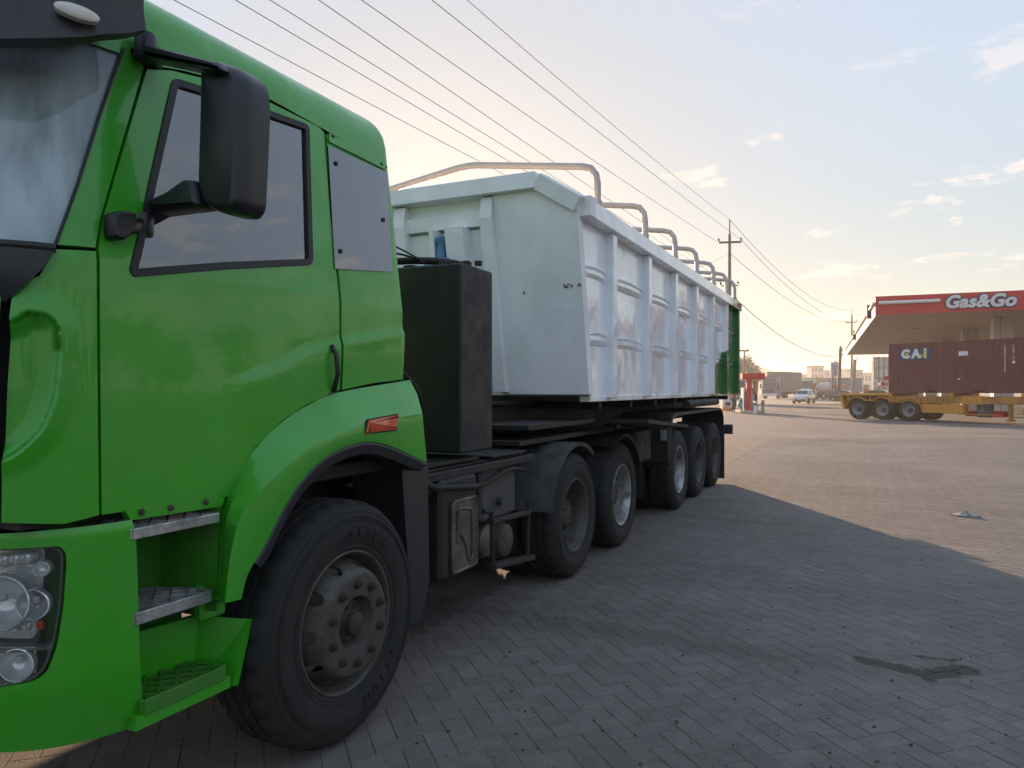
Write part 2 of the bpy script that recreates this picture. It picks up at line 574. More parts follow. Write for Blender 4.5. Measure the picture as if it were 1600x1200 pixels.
    def mesh(self, name, material, smooth=35):
        me = bpy.data.meshes.new(name)
        me.from_pydata(self.v, [], self.f)
        for m in (material if isinstance(material, (list, tuple)) else [material]): me.materials.append(m)
        if smooth:
            me.polygons.foreach_set('use_smooth', [True] * len(me.polygons))
            me.set_sharp_from_angle(angle=R(smooth))
            if self.nrm:
                ns = [(0, 0, 0)] * len(self.v)
                for i, nn in self.nrm.items(): ns[i] = tuple(nn)
                me.normals_split_custom_set_from_vertices(ns)
        me.update()
        return me
    def build(self, name, material, parent=None, world=True, M=None, smooth=35, fix=False):
        me = self.mesh(name, material, smooth)
        if fix:
            bm = bmesh.new(); bm.from_mesh(me); bmesh.ops.recalc_face_normals(bm, faces=bm.faces); bm.to_mesh(me); bm.free()
        o = bpy.data.objects.new(name, me)
        return link(o, parent, world, M)

def resample(loop, step):
    out = []
    for i, p in enumerate(loop):
        q = loop[(i + 1) % len(loop)]
        n = max(1, int(math.hypot(q[0] - p[0], q[1] - p[1]) / step))
        out += [(p[0] + (q[0] - p[0]) * k / n, p[1] + (q[1] - p[1]) * k / n) for k in range(n)]
    return out
def area(l): return sum(l[i][0] * l[(i + 1) % len(l)][1] - l[(i + 1) % len(l)][0] * l[i][1] for i in range(len(l))) / 2
def inset(loop, d):
    if not d: return list(loop)
    s = 1 if area(loop) > 0 else -1
    out = []
    n = len(loop)
    for i in range(n):
        a, b, c = loop[i - 1], loop[i], loop[(i + 1) % n]
        d1 = Vector((b[0] - a[0], b[1] - a[1])).normalized()
        d2 = Vector((c[0] - b[0], c[1] - b[1])).normalized()
        n1, n2 = Vector((-d1.y, d1.x)) * s, Vector((-d2.y, d2.x)) * s
        m = n1 + n2
        m = m / max(m.length_squared / 2, 0.5) if m.length > 1e-6 else n1
        out.append((b[0] + m.x * d, b[1] + m.y * d))
    return out
def rounded(loop, r, n=4):
    out = []
    N = len(loop)
    for i in range(N):
        a, b, c = Vector(loop[i - 1]), Vector(loop[i]), Vector(loop[(i + 1) % N])
        rr = min(r, (a - b).length * .45, (c - b).length * .45)
        p, q = b + (a - b).normalized() * rr, b + (c - b).normalized() * rr
        for k in range(n + 1):
            t = k / n
            m = p * (1 - t) ** 2 + b * 2 * t * (1 - t) + q * t * t
            out.append((m.x, m.y))
    return out
def inside(G, poly):
    P = np.array(poly)
    x, y = G[:, 0], G[:, 1]
    r = np.zeros(len(G), bool)
    j = len(P) - 1
    for i in range(len(P)):
        xi, yi, xj, yj = *P[i], *P[j]
        if yi != yj:
            c = ((yi > y) != (yj > y)) & (x < (xj - xi) * (y - yi) / (yj - yi) + xi)
            r ^= c
        j = i
    return r
def spline(pts, n):
    """points spread evenly along a Catmull-Rom curve."""
    P = [Vector(p) for p in pts]
    out = []
    for i in range(len(P) - 1):
        a, b, c, d = P[max(i - 1, 0)], P[i], P[i + 1], P[min(i + 2, len(P) - 1)]
        for k in range(12):
            t = k / 12
            out.append(0.5 * (2 * b + (c - a) * t + (2 * a - 5 * b + 4 * c - d) * t * t + (3 * b - a - 3 * c + d) * t ** 3))
    out.append(P[-1])
    L = [0]
    for i in range(1, len(out)): L.append(L[-1] + (out[i] - out[i - 1]).length)
    res = []
    for k in range(n):
        t = L[-1] * k / (n - 1)
        i = 1
        while i < len(L) - 1 and L[i] < t: i += 1
        f = (t - L[i - 1]) / max(L[i] - L[i - 1], 1e-9)
        res.append(out[i - 1].lerp(out[i], f))
    return res
def smooth01(t):
    t = max(0.0, min(1.0, t))
    return t * t * (3 - 2 * t)

def tag(o, label=None, cat=None, group=None, kind=None):
    if label: o['label'] = label
    if cat: o['category'] = cat
    if group: o['group'] = group
    if kind: o['kind'] = kind
    return o
def thing(name, loc, label, cat, group=None, rz=0.0):
    o = bpy.data.objects.new(name, None)
    o.empty_display_size = 0.2
    M = Matrix.Translation(Vector(loc)) @ Matrix.Rotation(rz, 4, 'Z')
    link(o, None, True, M)
    return tag(o, label, cat, group)
def holder(name, parent, M=None):
    o = bpy.data.objects.new(name, None)
    o.empty_display_size = 0.1
    return link(o, parent, False, M)
def copy_tree(o, parent=None):
    c = o.copy()
    COL.objects.link(c)
    if parent is not None: c.parent = parent
    WM[c.name] = WM[o.name].copy()
    for ch in list(o.children): copy_tree(ch, c)
    return c

# ------------------------------------------------------------------ ground
def paver_mat(name, per_object, flat=False):
    m = bpy.data.materials.new(name)
    nt, b = nodes_of(m)
    L = nt.links
    N = nt.nodes.new
    def math_(op, a, c=None, clamp=False, d=None):
        n = N('ShaderNodeMath'); n.operation = op; n.use_clamp = clamp
        for i, s in enumerate((a, c, d)):
            if s is None: continue
            if isinstance(s, (int, float)): n.inputs[i].default_value = s
            else: L.new(s, n.inputs[i])
        return n.outputs[0]
    def noise(scale, detail=5, rough=0.6, vec=None):
        n = N('ShaderNodeTexNoise'); n.inputs['Scale'].default_value = scale; n.inputs['Detail'].default_value = detail; n.inputs['Roughness'].default_value = rough
        L.new(vec or pos, n.inputs['Vector'])
        return n.outputs['Fac']
    def rng_(v, a, c, d, e):
        n = N('ShaderNodeMapRange'); n.interpolation_type = 'SMOOTHSTEP'
        for k, s in (('From Min', a), ('From Max', c), ('To Min', d), ('To Max', e)): n.inputs[k].default_value = s
        L.new(v, n.inputs['Value'])
        return n.outputs[0]
    pos = N('ShaderNodeNewGeometry').outputs['Position']
    if per_object: tone = N('ShaderNodeObjectInfo').outputs['Random']
    elif not flat:
        at = N('ShaderNodeAttribute'); at.attribute_name = 'tone'; tone = at.outputs['Fac']
    else: tone = noise(7.0, 2)
    t1 = rng_(tone, 0, 1, 0.93, 1.06) if not flat else rng_(tone, 0.3, 0.7, 0.84, 1.14)
    t2 = rng_(tone, 0.965, 1.0, 0.0, 0.11)
    t = math_('ADD', t1, t2)
    big = rng_(noise(0.35, 4), 0.3, 0.7, 0.82, 1.14)
    fine = rng_(noise(120, 4, 0.75), 0.3, 0.7, 0.72, 1.27)
    mid = rng_(noise(9, 6, 0.7), 0.3, 0.7, 0.86, 1.12)
    k = math_('MULTIPLY', math_('MULTIPLY', t, big), math_('MULTIPLY', fine, mid))
    # wheel tracks sweeping across the yard
    mp = N('ShaderNodeMapping'); mp.inputs['Rotation'].default_value = (0, 0, R(-24)); mp.inputs['Scale'].default_value = (0.05, 0.75, 1)
    L.new(pos, mp.inputs[0])
    k = math_('MULTIPLY', k, rng_(noise(1.0, 4, 0.6, mp.outputs[0]), 0.56, 0.72, 1.0, 0.74))
    # oil stain on a few stones
    wn = N('ShaderNodeTexNoise'); wn.inputs['Scale'].default_value = 14; wn.inputs['Detail'].default_value = 4
    L.new(pos, wn.inputs['Vector'])
    def seg(ax, ay, bx, by, r):
        sx, sy = bx - ax, by - ay
        se = N('ShaderNodeSeparateXYZ'); L.new(pos, se.inputs[0])
        dx, dy = math_('SUBTRACT', se.outputs[0], ax), math_('SUBTRACT', se.outputs[1], ay)
        h = math_('DIVIDE', math_('ADD', math_('MULTIPLY', dx, sx), math_('MULTIPLY', dy, sy)), sx * sx + sy * sy, True)
        ex, ey = math_('SUBTRACT', dx, math_('MULTIPLY', h, sx)), math_('SUBTRACT', dy, math_('MULTIPLY', h, sy))
        d = math_('SQRT', math_('ADD', math_('MULTIPLY', ex, ex), math_('MULTIPLY', ey, ey)))
        d = math_('ADD', d, math_('MULTIPLY', math_('SUBTRACT', wn.outputs['Fac'], 0.5), 0.10))
        return rng_(d, r, r - 0.022, 0, 1)
    st = math_('MAXIMUM', seg(0.0, 4.67, 0.32, 4.575, 0.072), math_('MAXIMUM', seg(0.30, 4.565, 0.50, 4.75, 0.085), seg(0.30, 4.86, 0.45, 4.88, 0.035)))
    st = math_('MULTIPLY', st, rng_(noise(30, 3), 0.25, 0.5, 0.75, 1.0))
    k = math_('MULTIPLY', k, math_('SUBTRACT', 1.0, math_('MULTIPLY', st, 0.88)))
    # darker oily spots here and there
    k = math_('MULTIPLY', k, rng_(noise(2.6, 5, 0.65), 0.66, 0.74, 1.0, 0.72))
    vm = N('ShaderNodeVectorMath'); vm.operation = 'SCALE'
    vm.inputs[0].default_value = (0.170, 0.150, 0.136)
    L.new(k, vm.inputs['Scale'])
    L.new(vm.outputs[0], b.inputs['Base Color'])
    L.new(math_('SUBTRACT', 0.82, math_('MULTIPLY', st, 0.25)), b.inputs['Roughness'])
    b.inputs['Specular IOR Level'].default_value = 0.35
    bp = N('ShaderNodeBump'); bp.inputs['Distance'].default_value = 0.008 if not flat else 0.02
    L.new(noise(90 if not flat else 5, 5, 0.7), bp.inputs['Height'])
    L.new(bp.outputs[0], b.inputs['Normal'])
    return m
PAVE_O, PAVE_S, PAVE_F = paver_mat('paver_stone', True), paver_mat('paver_stone_field', False), paver_mat('paver_stone_far', False, True)
JOINT = mat('joint_sand', (0.085, 0.074, 0.065), 0.95, var=0.6, vscale=3, bump=0.001, bscale=150)

g = MB()
n = 24
ring = [(math.cos(2 * PI * i / n) * 3000, math.sin(2 * PI * i / n) * 3000, -0.05) for i in range(n)]
g.add(ring, [tuple(range(n))])
tag(g.build('ground', mat('dry_earth', (0.20, 0.17, 0.14), 0.95, var=0.25, vscale=0.05), smooth=0), kind='structure')

yard = MB()
q = [cz(-60, -70, -0.008), cz(90, -70, -0.008), cz(90, 76, -0.008), cz(-60, 76, -0.008)]
yard.add(q, [(0, 1, 2, 3)])
yard = tag(yard.build('paved_yard', PAVE_F, smooth=0), kind='structure')
bed = MB()
q = [cz(-7.5, -2, -0.0075), cz(20, -2, -0.0075), cz(20, 23.5, -0.0075), cz(-7.5, 23.5, -0.0075)]
q2 = [cz(-7.5, -2), cz(20, -2), cz(20, 6.6), cz(-7.5, 6.6)]
bed.add([(p.x, p.y, -0.0022) for p in q2], [(0, 1, 2, 3)])
q2 = [cz(-7.5, 6.601), cz(20, 6.601), cz(20, 23.5), cz(-7.5, 23.5)]
bed.add([(p.x, p.y, -0.0016) for p in q2], [(0, 1, 2, 3)])
bed.build('joint_bed', JOINT, yard, smooth=0)

def pavers():
    W, GAP = 0.112, 0.0036
    ca = math.sqrt(0.5)
    rows = []
    nmax = 330
    prng = np.random.RandomState(4)
    I, J = np.meshgrid(np.arange(-nmax, nmax), np.arange(-nmax, nmax))
    I, J = I.ravel(), J.ravel()
    K = (I - J) % 4
    for kk, (du, dv, ox, oy) in {0: (2, 1, 0, 0), 2: (1, 2, 0, -1)}.items():
        s = K == kk
        u = (I[s] + ox + du / 2) * W
        v = (J[s] + oy + dv / 2) * W
        x, y = (u - v) * ca + 1.3, (u + v) * ca + 7.0
        X, Z = x * C_ + y * S_, y * C_ - x * S_
        ok = (Z > 1.6) & (Z < 23) & (np.abs(X) < 0.78 * Z + 1.2)
        ok &= ~((x < -2.6) & (y > 4))
        for a, b2, c, d in zip(x[ok], y[ok], X[ok], Z[ok]): rows.append((a, b2, du, dv, c, d))
    def stone(hu, hv, CH):
        hu, hv = hu - .0025, hv - .0008
        P = []
        for z, i in ((-0.010, 0), (-CH, 0), (0, CH)):
            P += [(-hu + i, -hv + i, z), (hu - i, -hv + i, z), (hu - i, hv - i, z), (-hu + i, hv - i, z)]
        V = [((a - b2) * ca, (a + b2) * ca, c) for a, b2, c in P]
        Fc = [(8, 9, 10, 11)]
        for o in (0, 4):
            for i in range(4):
                j = (i + 1) % 4
                Fc.append((o + i, o + j, o + 4 + j, o + 4 + i))
        return np.array(V), Fc
    st = {(2, 1): stone(W, W / 2, .0014), (1, 2): stone(W / 2, W, .0014)}
    flat_st = {(2, 1): stone(W, W / 2, .0009), (1, 2): stone(W / 2, W, .0009)}
    def shows(r):
        x, y, du, dv, X, Z = r
        px, py = 800 + F * X / Z, HOR + F * H / Z
        return Z > 2.9 and 0 < px < 1600 and py < 1195 and x > -1.9
    rows.sort(key=lambda r: r[5] + (0 if shows(r) else 1000))
    meshes = {}
    for key, (V, Fc) in st.items():
        me = bpy.data.meshes.new('paver')
        me.from_pydata(V.tolist(), [], Fc); me.materials.append(PAVE_O)
        meshes[key] = me
    for r in rows[:300]:
        o = bpy.data.objects.new('paver', meshes[(r[2], r[3])])
        COL.objects.link(o)
        o.parent = yard
        o.location = (r[0], r[1], prng.normal(0, 0.0004))
        o.rotation_euler = (prng.normal(0, 0.0025), prng.normal(0, 0.0025), prng.normal(0, 0.006))
    allv, allf, tone = [], [], []
    o = 0
    for r in rows[300:]:
        far = r[5] > 6.7
        V, Fc = (flat_st if far else st)[(r[2], r[3])]
        tx, ty = prng.normal(0, 0.0030 if far else 0.0030, 2)
        A = V.copy()
        A[:, 2] += A[:, 0] * tx + A[:, 1] * ty + prng.normal(0, 0.0003 if far else 0.0004)
        an = prng.normal(0, 0.006)
        A[:, 0], A[:, 1] = A[:, 0] - an * A[:, 1], A[:, 1] + an * A[:, 0]
        A[:, 0] += r[0]; A[:, 1] += r[1]
        allv.append(A)
        allf.append(np.array(Fc) + o)
        o += 12
        tone += [prng.rand()] * 12
    A, Q = np.concatenate(allv), np.concatenate(allf)
    me = bpy.data.meshes.new('paver_field')
    me.vertices.add(len(A)); me.vertices.foreach_set('co', A.ravel())
    me.loops.add(Q.size); me.loops.foreach_set('vertex_index', Q.ravel().astype(np.int32))
    me.polygons.add(len(Q)); me.polygons.foreach_set('loop_start', np.arange(0, Q.size, 4, dtype=np.int32))
    me.update(calc_edges=True)
    me.polygons.foreach_set('use_smooth', np.zeros(len(Q), dtype=bool))
    at = me.attributes.new('tone', 'FLOAT', 'POINT')
    at.data.foreach_set('value', np.array(tone, dtype=np.float32))
    me.materials.append(PAVE_S)
    f = bpy.data.objects.new('paver_field', me)
    COL.objects.link(f)
    f.parent = yard
    tag(f, kind='stuff')
    print('pavers', len(rows))
pavers()

# grit and crumbs lying on the stones
gr = MB()
for i in range(1500):
    Z = 2.8 + 11 * rng.random() ** 1.6
    X = (rng.random() * 1.5 - 0.75) * Z
    p = cz(X, Z)
    if p.x < -1.9: continue
    s = rng.choice([0.003, 0.004, 0.005, 0.007, 0.011]) * rng.uniform(.7, 1.2)
    a = rng.random() * PI
    vs = [(p.x + s * math.cos(a + t * PI / 2) * rng.uniform(.6, 1.2), p.y + s * math.sin(a + t * PI / 2) * rng.uniform(.6, 1.2), 0.0005) for t in range(4)]
    vs.append((p.x, p.y, s * rng.uniform(.5, .9)))
    gr.add(vs, [(0, 1, 4), (1, 2, 4), (2, 3, 4), (3, 0, 4)])
tag(gr.build('grit', mat('dark_grit', (0.05, 0.043, 0.037), 0.9, var=0.5, vscale=3), smooth=0), kind='stuff')
# ------------------------------------------------------------------ wheels (axis along local x, outer face towards +x)
TYRE_P = [(.286, -.035), (.298, -.012), (.315, -.004), (.322, -.006), (.36, .004), (.41, .012), (.418, .009), (.45, .006), (.48, -.008), (.497, -.026), (.508, -.042), (.512, -.056),
          (.513, -.084), (.502, -.087), (.502, -.097), (.514, -.100), (.515, -.143), (.503, -.146), (.503, -.156), (.515, -.159), (.514, -.202), (.502, -.205), (.502, -.215),
          (.513, -.218), (.512, -.246), (.508, -.260), (.48, -.29), (.41, -.305), (.32, -.298), (.286, -.27)]
def tyre_mesh():
    m = MB()
    def mod(j, k):
        if j in (10, 11, 12, 23, 24, 25): return -0.012 if k % 4 == 0 else 0
        if j in (15, 16, 19, 20): return -0.006 if k % 4 == 2 else 0
        if j in (9,): return -0.006 if k % 4 == 0 else 0
        return 0
    m.lathe(TYRE_P, 120, mod=mod)
    for r in (.335, .428, .436, .444, .466):                     # moulded rings on the sidewall
        x = np.interp(r, [p[0] for p in TYRE_P[2:10]], [p[1] for p in TYRE_P[2:10]])
        m.lathe([(r - .0025, x - .002), (r - .001, x + .003), (r + .001, x + .003), (r + .0025, x - .002)], 72)
    return m.mesh('tyre', TYRE, 30)
def sidewall_text(m, word, centre, size):
    k = len(word)
    for i, ch in enumerate(word):
        a = centre - (i - (k - 1) / 2) * size * 1.02 / .39
        def fn(u, v, w, a=a):
            r = .378 + v
            t = a - u / .39
            return (.0085 + w, r * math.cos(t), r * math.sin(t))
        m.text(ch, size, fn, depth=.004, offset=.001)
def circle(r, n=40, c=(0, 0)): return [(c[0] + r * math.cos(2 * PI * i / n), c[1] + r * math.sin(2 * PI * i / n)) for i in range(n)]
def rim_front_mesh():
    m = MB()
    m.lathe([(.285, -.045), (.297, -.03), (.302, -.016), (.298, -.006), (.290, -.008), (.284, -.024), (.272, -.05), (.262, -.075), (.258, -.10)], 72)
    zx = lambda r: float(np.interp(r, [.10, .205, .222, .262], [.035, .035, .026, -.075]))
    holes = []
    for i in range(10):
        t = 2 * PI * (i + .5) / 10
        rr = .243
        hole = []
        for k in range(14):
            q = 2 * PI * k / 14
            pr, pt = rr + .0155 * math.cos(q), t + .030 / rr * math.sin(q)
            hole.append((pr * math.cos(pt), pr * math.sin(pt)))
        holes.append(hole)
    m.patch(circle(.261, 60), holes + [circle(.115, 36)], lambda u, v: (zx(math.hypot(u, v)), u, v), .02, .016)
    m.lathe([(.116, .035), (.112, .03), (.112, -.02), (.03, -.02), (.0, -.02)], 36)
    return m.mesh('rim', RIM, 30)
def nut(m, c, ax=1, r=.017, l=.03):
    c = Vector(c)
    for rr, a, b in ((r * 1.35, 0, .006), (r, .006, l * .75), (r * .55, l * .75, l * 1.15)):
        n = 6 if rr == r else 10
        vs = [(c.x + ax * x, c.y + rr * math.cos(2 * PI * i / n), c.z + rr * math.sin(2 * PI * i / n)) for x in (a, b) for i in range(n)]
        fs = [tuple(range(n))[::-1], tuple(range(n, 2 * n))] + [(i, (i + 1) % n, (i + 1) % n + n, i + n) for i in range(n)]
        m.add(vs, fs)
def nut_mesh():
    m = MB(); nut(m, (0, 0, 0), 1, .0155, .026)
    return m.mesh('wheel_nut', RUST, 30)
def hub_front_mesh():
    m = MB()
    m.lathe([(.095, -.018), (.095, -.006), (.058, .0), (.050, .008), (.046, .035), (.03, .045), (.0, .047)], 32)
    for i in range(8):
        t = 2 * PI * i / 8
        nut(m, (-.004, .073 * math.cos(t), .073 * math.sin(t)), 1, .008, .014)
    return m.mesh('hub', RUST, 30)
def rim_rear_mesh(mt, name='rim'):
    m = MB()
    m.lathe([(.285, -.045), (.297, -.03), (.302, -.016), (.298, -.006), (.290, -.008), (.284, -.024), (.270, -.05), (.258, -.09), (.255, -.15), (.248, -.165)], 72)
    zx = lambda r: float(np.interp(r, [.10, .20, .25], [-.195, -.195, -.165]))
    holes = []
    for i in range(10):
        t = 2 * PI * (i + .5) / 10
        holes.append([(.222 * math.cos(t) + .020 * math.cos(2 * PI * k / 12), .222 * math.sin(t) + .020 * math.sin(2 * PI * k / 12)) for k in range(12)])
    m.patch(circle(.249, 60), holes + [circle(.105, 30)], lambda u, v: (zx(math.hypot(u, v)), u, v), .025, .014)
    return m.mesh(name, mt, 30)
def hub_rear_mesh():
    m = MB()
    m.lathe([(.112, -.20), (.112, -.15), (.108, -.10), (.10, -.085), (.05, -.075), (.0, -.072)], 32)
    for i in range(8):
        t = 2 * PI * i / 8
        nut(m, (-.09, .085 * math.cos(t), .085 * math.sin(t)), 1, .010, .016)
    return m.mesh('hub', RUST, 30)
ME_TYRE, ME_NUT = tyre_mesh(), nut_mesh()
ME_RF, ME_HF, ME_HR = rim_front_mesh(), hub_front_mesh(), hub_rear_mesh()
ME_RR, ME_RS = rim_rear_mesh(RIM), rim_rear_mesh(SILVER)
def put(name, me, parent, M=None):
    o = bpy.data.objects.new(name, me)
    return link(o, parent, False, M)
def wheel(parent, x, y, z=.51, left=False, kind='front', spin=0.0, rim=None, scale=1.0):
    M = Matrix.Translation((x, y, z)) @ (Matrix.Rotation(PI, 4, 'Z') if left else Matrix.Identity(4)) @ Matrix.Rotation(spin, 4, 'X') @ Matrix.Scale(scale, 4)
    w = holder('wheel', parent, WM[parent.name].inverted() @ M)
    put('tyre', ME_TYRE, w)
    if kind == 'front':
        put('rim', ME_RF, w); put('hub', ME_HF, w)
        pcd, nx = .165, .035
    else:
        put('tyre', ME_TYRE, w, Matrix.Translation((-.345, 0, 0)))
        put('rim', rim or ME_RR, w); put('hub', ME_HR, w)
        pcd, nx = .150, -.195
    for i in range(10):
        t = 2 * PI * i / 10
        put('wheel_nut', ME_NUT, w, Matrix.Translation((nx, pcd * math.cos(t), pcd * math.sin(t))))
    return w

# ------------------------------------------------------------------ tractor truck
XS, XM, ARC = -2.13, -3.38, 0.33
def cab(a, v, off=0.0):
    if off:
        e = 2e-3
        p, q = cab(a, v), None
        n = (cab(a + e, v) - cab(a - e, v)).cross(cab(a, v + e) - cab(a, v - e))
        return p + n.normalized() * off
    sh = 0.0
    if v < 1.95: d, z = 0.0, v
    elif v < 2.78: d, z = .125 * (v - 1.95), v
    else:
        t = min((v - 2.78) / .2, 1.45)
        sh = .2 * (1 - math.cos(t))
        d, z = .104 + sh, 2.78 + .2 * math.sin(t)
    s0 = 1.50 + .23 * max(0, z - 1.95) + sh
    ac = s0 - ARC * PI / 2 - (1.25 - d - ARC)
    mir = a < ac
    if mir: a = 2 * ac - a
    lat = XS - d
    if a >= 3.13:
        ph = min((a - 3.13) / .07, PI / 2)
        x, s = lat - .07 * (1 - math.cos(ph)) - max(0, a - 3.13 - .07 * PI / 2), 3.13 + .07 * math.sin(ph) - sh * .22
    elif a >= s0:
        x, s = lat, a - sh * .22 * smooth01((a - 2.75) / .38)
    else:
        ph = (s0 - a) / ARC
        if ph <= PI / 2: x, s = lat - ARC * (1 - math.cos(ph)), s0 - ARC * math.sin(ph)
        else:
            ex = s0 - a - ARC * PI / 2
            t = ex / (1.25 - d - ARC)
            x, s = lat - ARC - ex, s0 - ARC - .05 * (2 * t - t * t)
    if mir: x = 2 * XM - x
    return Vector((x, s, z))
def cab_c(v):
    z = v if v < 2.78 else 2.78 + .2 * math.sin(min((v - 2.78) / .2, 1.45))
    sh = 0 if v < 2.78 else .2 * (1 - math.cos(min((v - 2.78) / .2, 1.45)))
    d = 0 if v < 1.95 else .125 * (min(v, 2.78) - 1.95) + sh
    return 1.50 + .23 * max(0, z - 1.95) + sh - ARC * PI / 2 - (1.25 - d - ARC)
def bump(a, v, off=0.0):
    x0 = -2.10 - (.30 * (.66 - v) ** 1.3 if v < .66 else 0) - (.9 * (v - 1.10) ** 2 * 6 if v > 1.10 else 0) + off
    s0, r = 1.62 - off, .40
    ac = s0 - r * PI / 2 - (x0 - XM - r)
    mir = a < ac
    if mir: a = 2 * ac - a
    if a >= s0: x, s = x0, a
    else:
        ph = (s0 - a) / r
        if ph <= PI / 2: x, s = x0 - r * (1 - math.cos(ph)), s0 - r * math.sin(ph)
        else:
            ex = s0 - a - r * PI / 2
            t = ex / (x0 - XM - r)
            x, s = x0 - r - ex, s0 - r - .05 * (2 * t - t * t)
    if mir: x = 2 * XM - x
    return Vector((x, s, v))
def bump_c(v): return 1.62 - .40 * PI / 2 - (-2.10 - XM - .40)
def uv(px, py, fn=cab, off=0.0, lo=.5, hi=3.2):
    p = at_lat(px, py, XS)
    a, v = p.y, min(max(p.z, .5), 2.95)
    for _ in range(60):
        q = fwd(fn(a, v, off))
        e = 1e-3
        qa, qv = fwd(fn(a + e, v, off)), fwd(fn(a, v + e, off))
        J = ((qa[0] - q[0]) / e, (qv[0] - q[0]) / e, (qa[1] - q[1]) / e, (qv[1] - q[1]) / e)
        det = J[0] * J[3] - J[1] * J[2]
        if abs(det) < 1e-6: break
        rx, ry = px - q[0], py - q[1]
        da, dv = (rx * J[3] - ry * J[1]) / det, (J[0] * ry - J[2] * rx) / det
        k = min(1.0, .12 / max(abs(da), abs(dv), 1e-9))
        a += da * k; v += dv * k
        if abs(rx) + abs(ry) < .02: break
    return (a, v)
def UV(pts, fn=cab, off=0.0): return [uv(x, y, fn, off) for x, y in pts]
def mirrored(fn): return lambda a, v: (lambda p: Vector((2 * XM - p.x, p.y, p.z)))(fn(a, v))
def both(name, material, parent, outer, holes, fn, step=.04, thick=.015, inset_by=0.0, smooth=35, lines=()):
    """the same sheet on the near side and, mirrored, on the far side: two parts."""
    res = []
    for far in (False, True):
        m = MB()
        m.patch(outer, holes, mirrored(fn) if far else fn, step, thick, far, inset_by, lines)
        res.append(m.build(name, material, parent, smooth=smooth))
    return res
def mx(p): return Vector((2 * XM - p[0], p[1], p[2]))
def pillow(m, outline, fn, rings, cap=True):
    """rounded solid: outline (u, v) shrunk and stacked at depths; rings = [(inset, depth)...]"""
    if area(outline) < 0: outline = outline[::-1]
    rows = [[fn(u, v, d) for u, v in inset(outline, i)] for i, d in rings]
    m.loft(rows, True)
    if cap:
        n = len(outline)
        o = len(m.v) - n * len(rings)
        m.f.append(tuple(range(o, o + n))[::-1])
        m.f.append(tuple(range(len(m.v) - n, len(m.v))))
    return m

truck = thing('tractor_truck', (XM, 4.0, 0), 'green tractor truck with a big black mirror and smoked sun visor, pulling the white tipper', 'tractor truck')

door_px = [(229, 106), (160, 340), (153, 386), (155, 500), (158, 806), (362, 776), (376, 738), (400, 698), (440, 658), (480, 632), (530, 610), (531, 510), (516, 330), (507, 206), (496, 196), (424, 160), (350, 129), (268, 109)]
door_o = UV(door_px)
win_px = [(270, 122), (330, 141), (482, 196), (488, 413), (350, 420), (208, 432), (203, 420), (212, 385), (232, 290)]
win_o = rounded(UV(win_px), .03, 4)
crease = UV([(340, 606), (390, 585), (430, 571), (480, 545), (540, 529), (622, 514)])
def crease_fn(a, v):
    vc = np.interp(a, [p[0] for p in crease], [p[1] for p in crease])
    k = smooth01((a - crease[0][0]) / .25)
    d = v - vc
    return cab(a, v, .013 * k * smooth01((.02 - d) / .05) * smooth01((.35 + d) / .35) + 1e-5)
for o in both('door', GREEN, truck, door_o, [win_o], crease_fn, .016, .02, .003):
    door = o if o.name == 'door' else door
far_door = [o for o in truck.children if o.name.startswith('door.')][0]
# window seal and pane on each door
for far, d in ((False, door), (True, far_door)):
    f = (lambda off: mirrored(lambda a, v: cab(a, v, off))) if far else (lambda off: (lambda a, v: cab(a, v, off)))
    m = MB(); m.patch(inset(win_o, -.002), [inset(win_o, .024)], f(.005), .04, .02, far)
    m.build('window_seal', RUBBER, d)
    m = MB(); m.patch(inset(win_o, .02), [], f(-.008), .06, .0, far)
    m.build('window_pane', GLASS_SIDE, d)
    hp = UV([(508, 540), (520, 533), (529, 540), (529, 606), (520, 618), (508, 614)])
    m = MB(); m.patch(hp, [], f(.004), .02, .008, far)
    h0, h1 = uv(515, 540), uv(519, 612)
    m.tube([f(.01)(*h0), f(.035)(h0[0] * .8 + h1[0] * .2, h0[1] * .8 + h1[1] * .2), f(.038)(h0[0] * .4 + h1[0] * .6, h0[1] * .4 + h1[1] * .6), f(.01)(*h1)], .011, 8)
    m.build('handle', BLACKP, d)

pillar_o = UV([(192, 76), (155, 180), (120, 290), (86, 383), (150, 388), (158, 340), (226, 103)])
both('windscreen_pillar', GREEN, truck, pillar_o, [], cab, .04, .02, .002)
corner_px = [(84, 388), (60, 430), (20, 440), (16, 470), (6, 600), (2, 700), (0, 818), (100, 820), (156, 806), (153, 500), (151, 391)]
corner_o = UV(corner_px)
fin = UV([(-60, 505), (2, 506), (28, 500), (42, 488), (72, 492), (88, 508), (90, 560), (84, 620), (66, 668), (32, 704), (0, 722), (-60, 735)])
fin = rounded(fin, .03, 5)
def seg_dist(p, poly):
    best = 9
    for i in range(len(poly)):
        a, b = Vector(poly[i]), Vector(poly[(i + 1) % len(poly)])
        ab = b - a
        t = max(0, min(1, (Vector(p) - a).dot(ab) / max(ab.length_squared, 1e-12)))
        best = min(best, (Vector(p) - a - ab * t).length)
    return best
def corner_fn(a, v):
    d = seg_dist((a, v), fin)
    i = bool(inside(np.array([[a, v]]), fin)[0])
    sd = d if i else -d
    return cab(a, v, -.026 * smooth01((sd + .006) / .055) + .012 * smooth01((.07 + sd) / .07) * (0 if i else 1) * smooth01((v - 1.2) / .2) + 1e-5)
both('corner_panel', GREEN, truck, corner_o, [], corner_fn, .013, .02, .003, lines=[inset(fin, k) for k in (-.012, .0, .013, .026, .04, .055)])

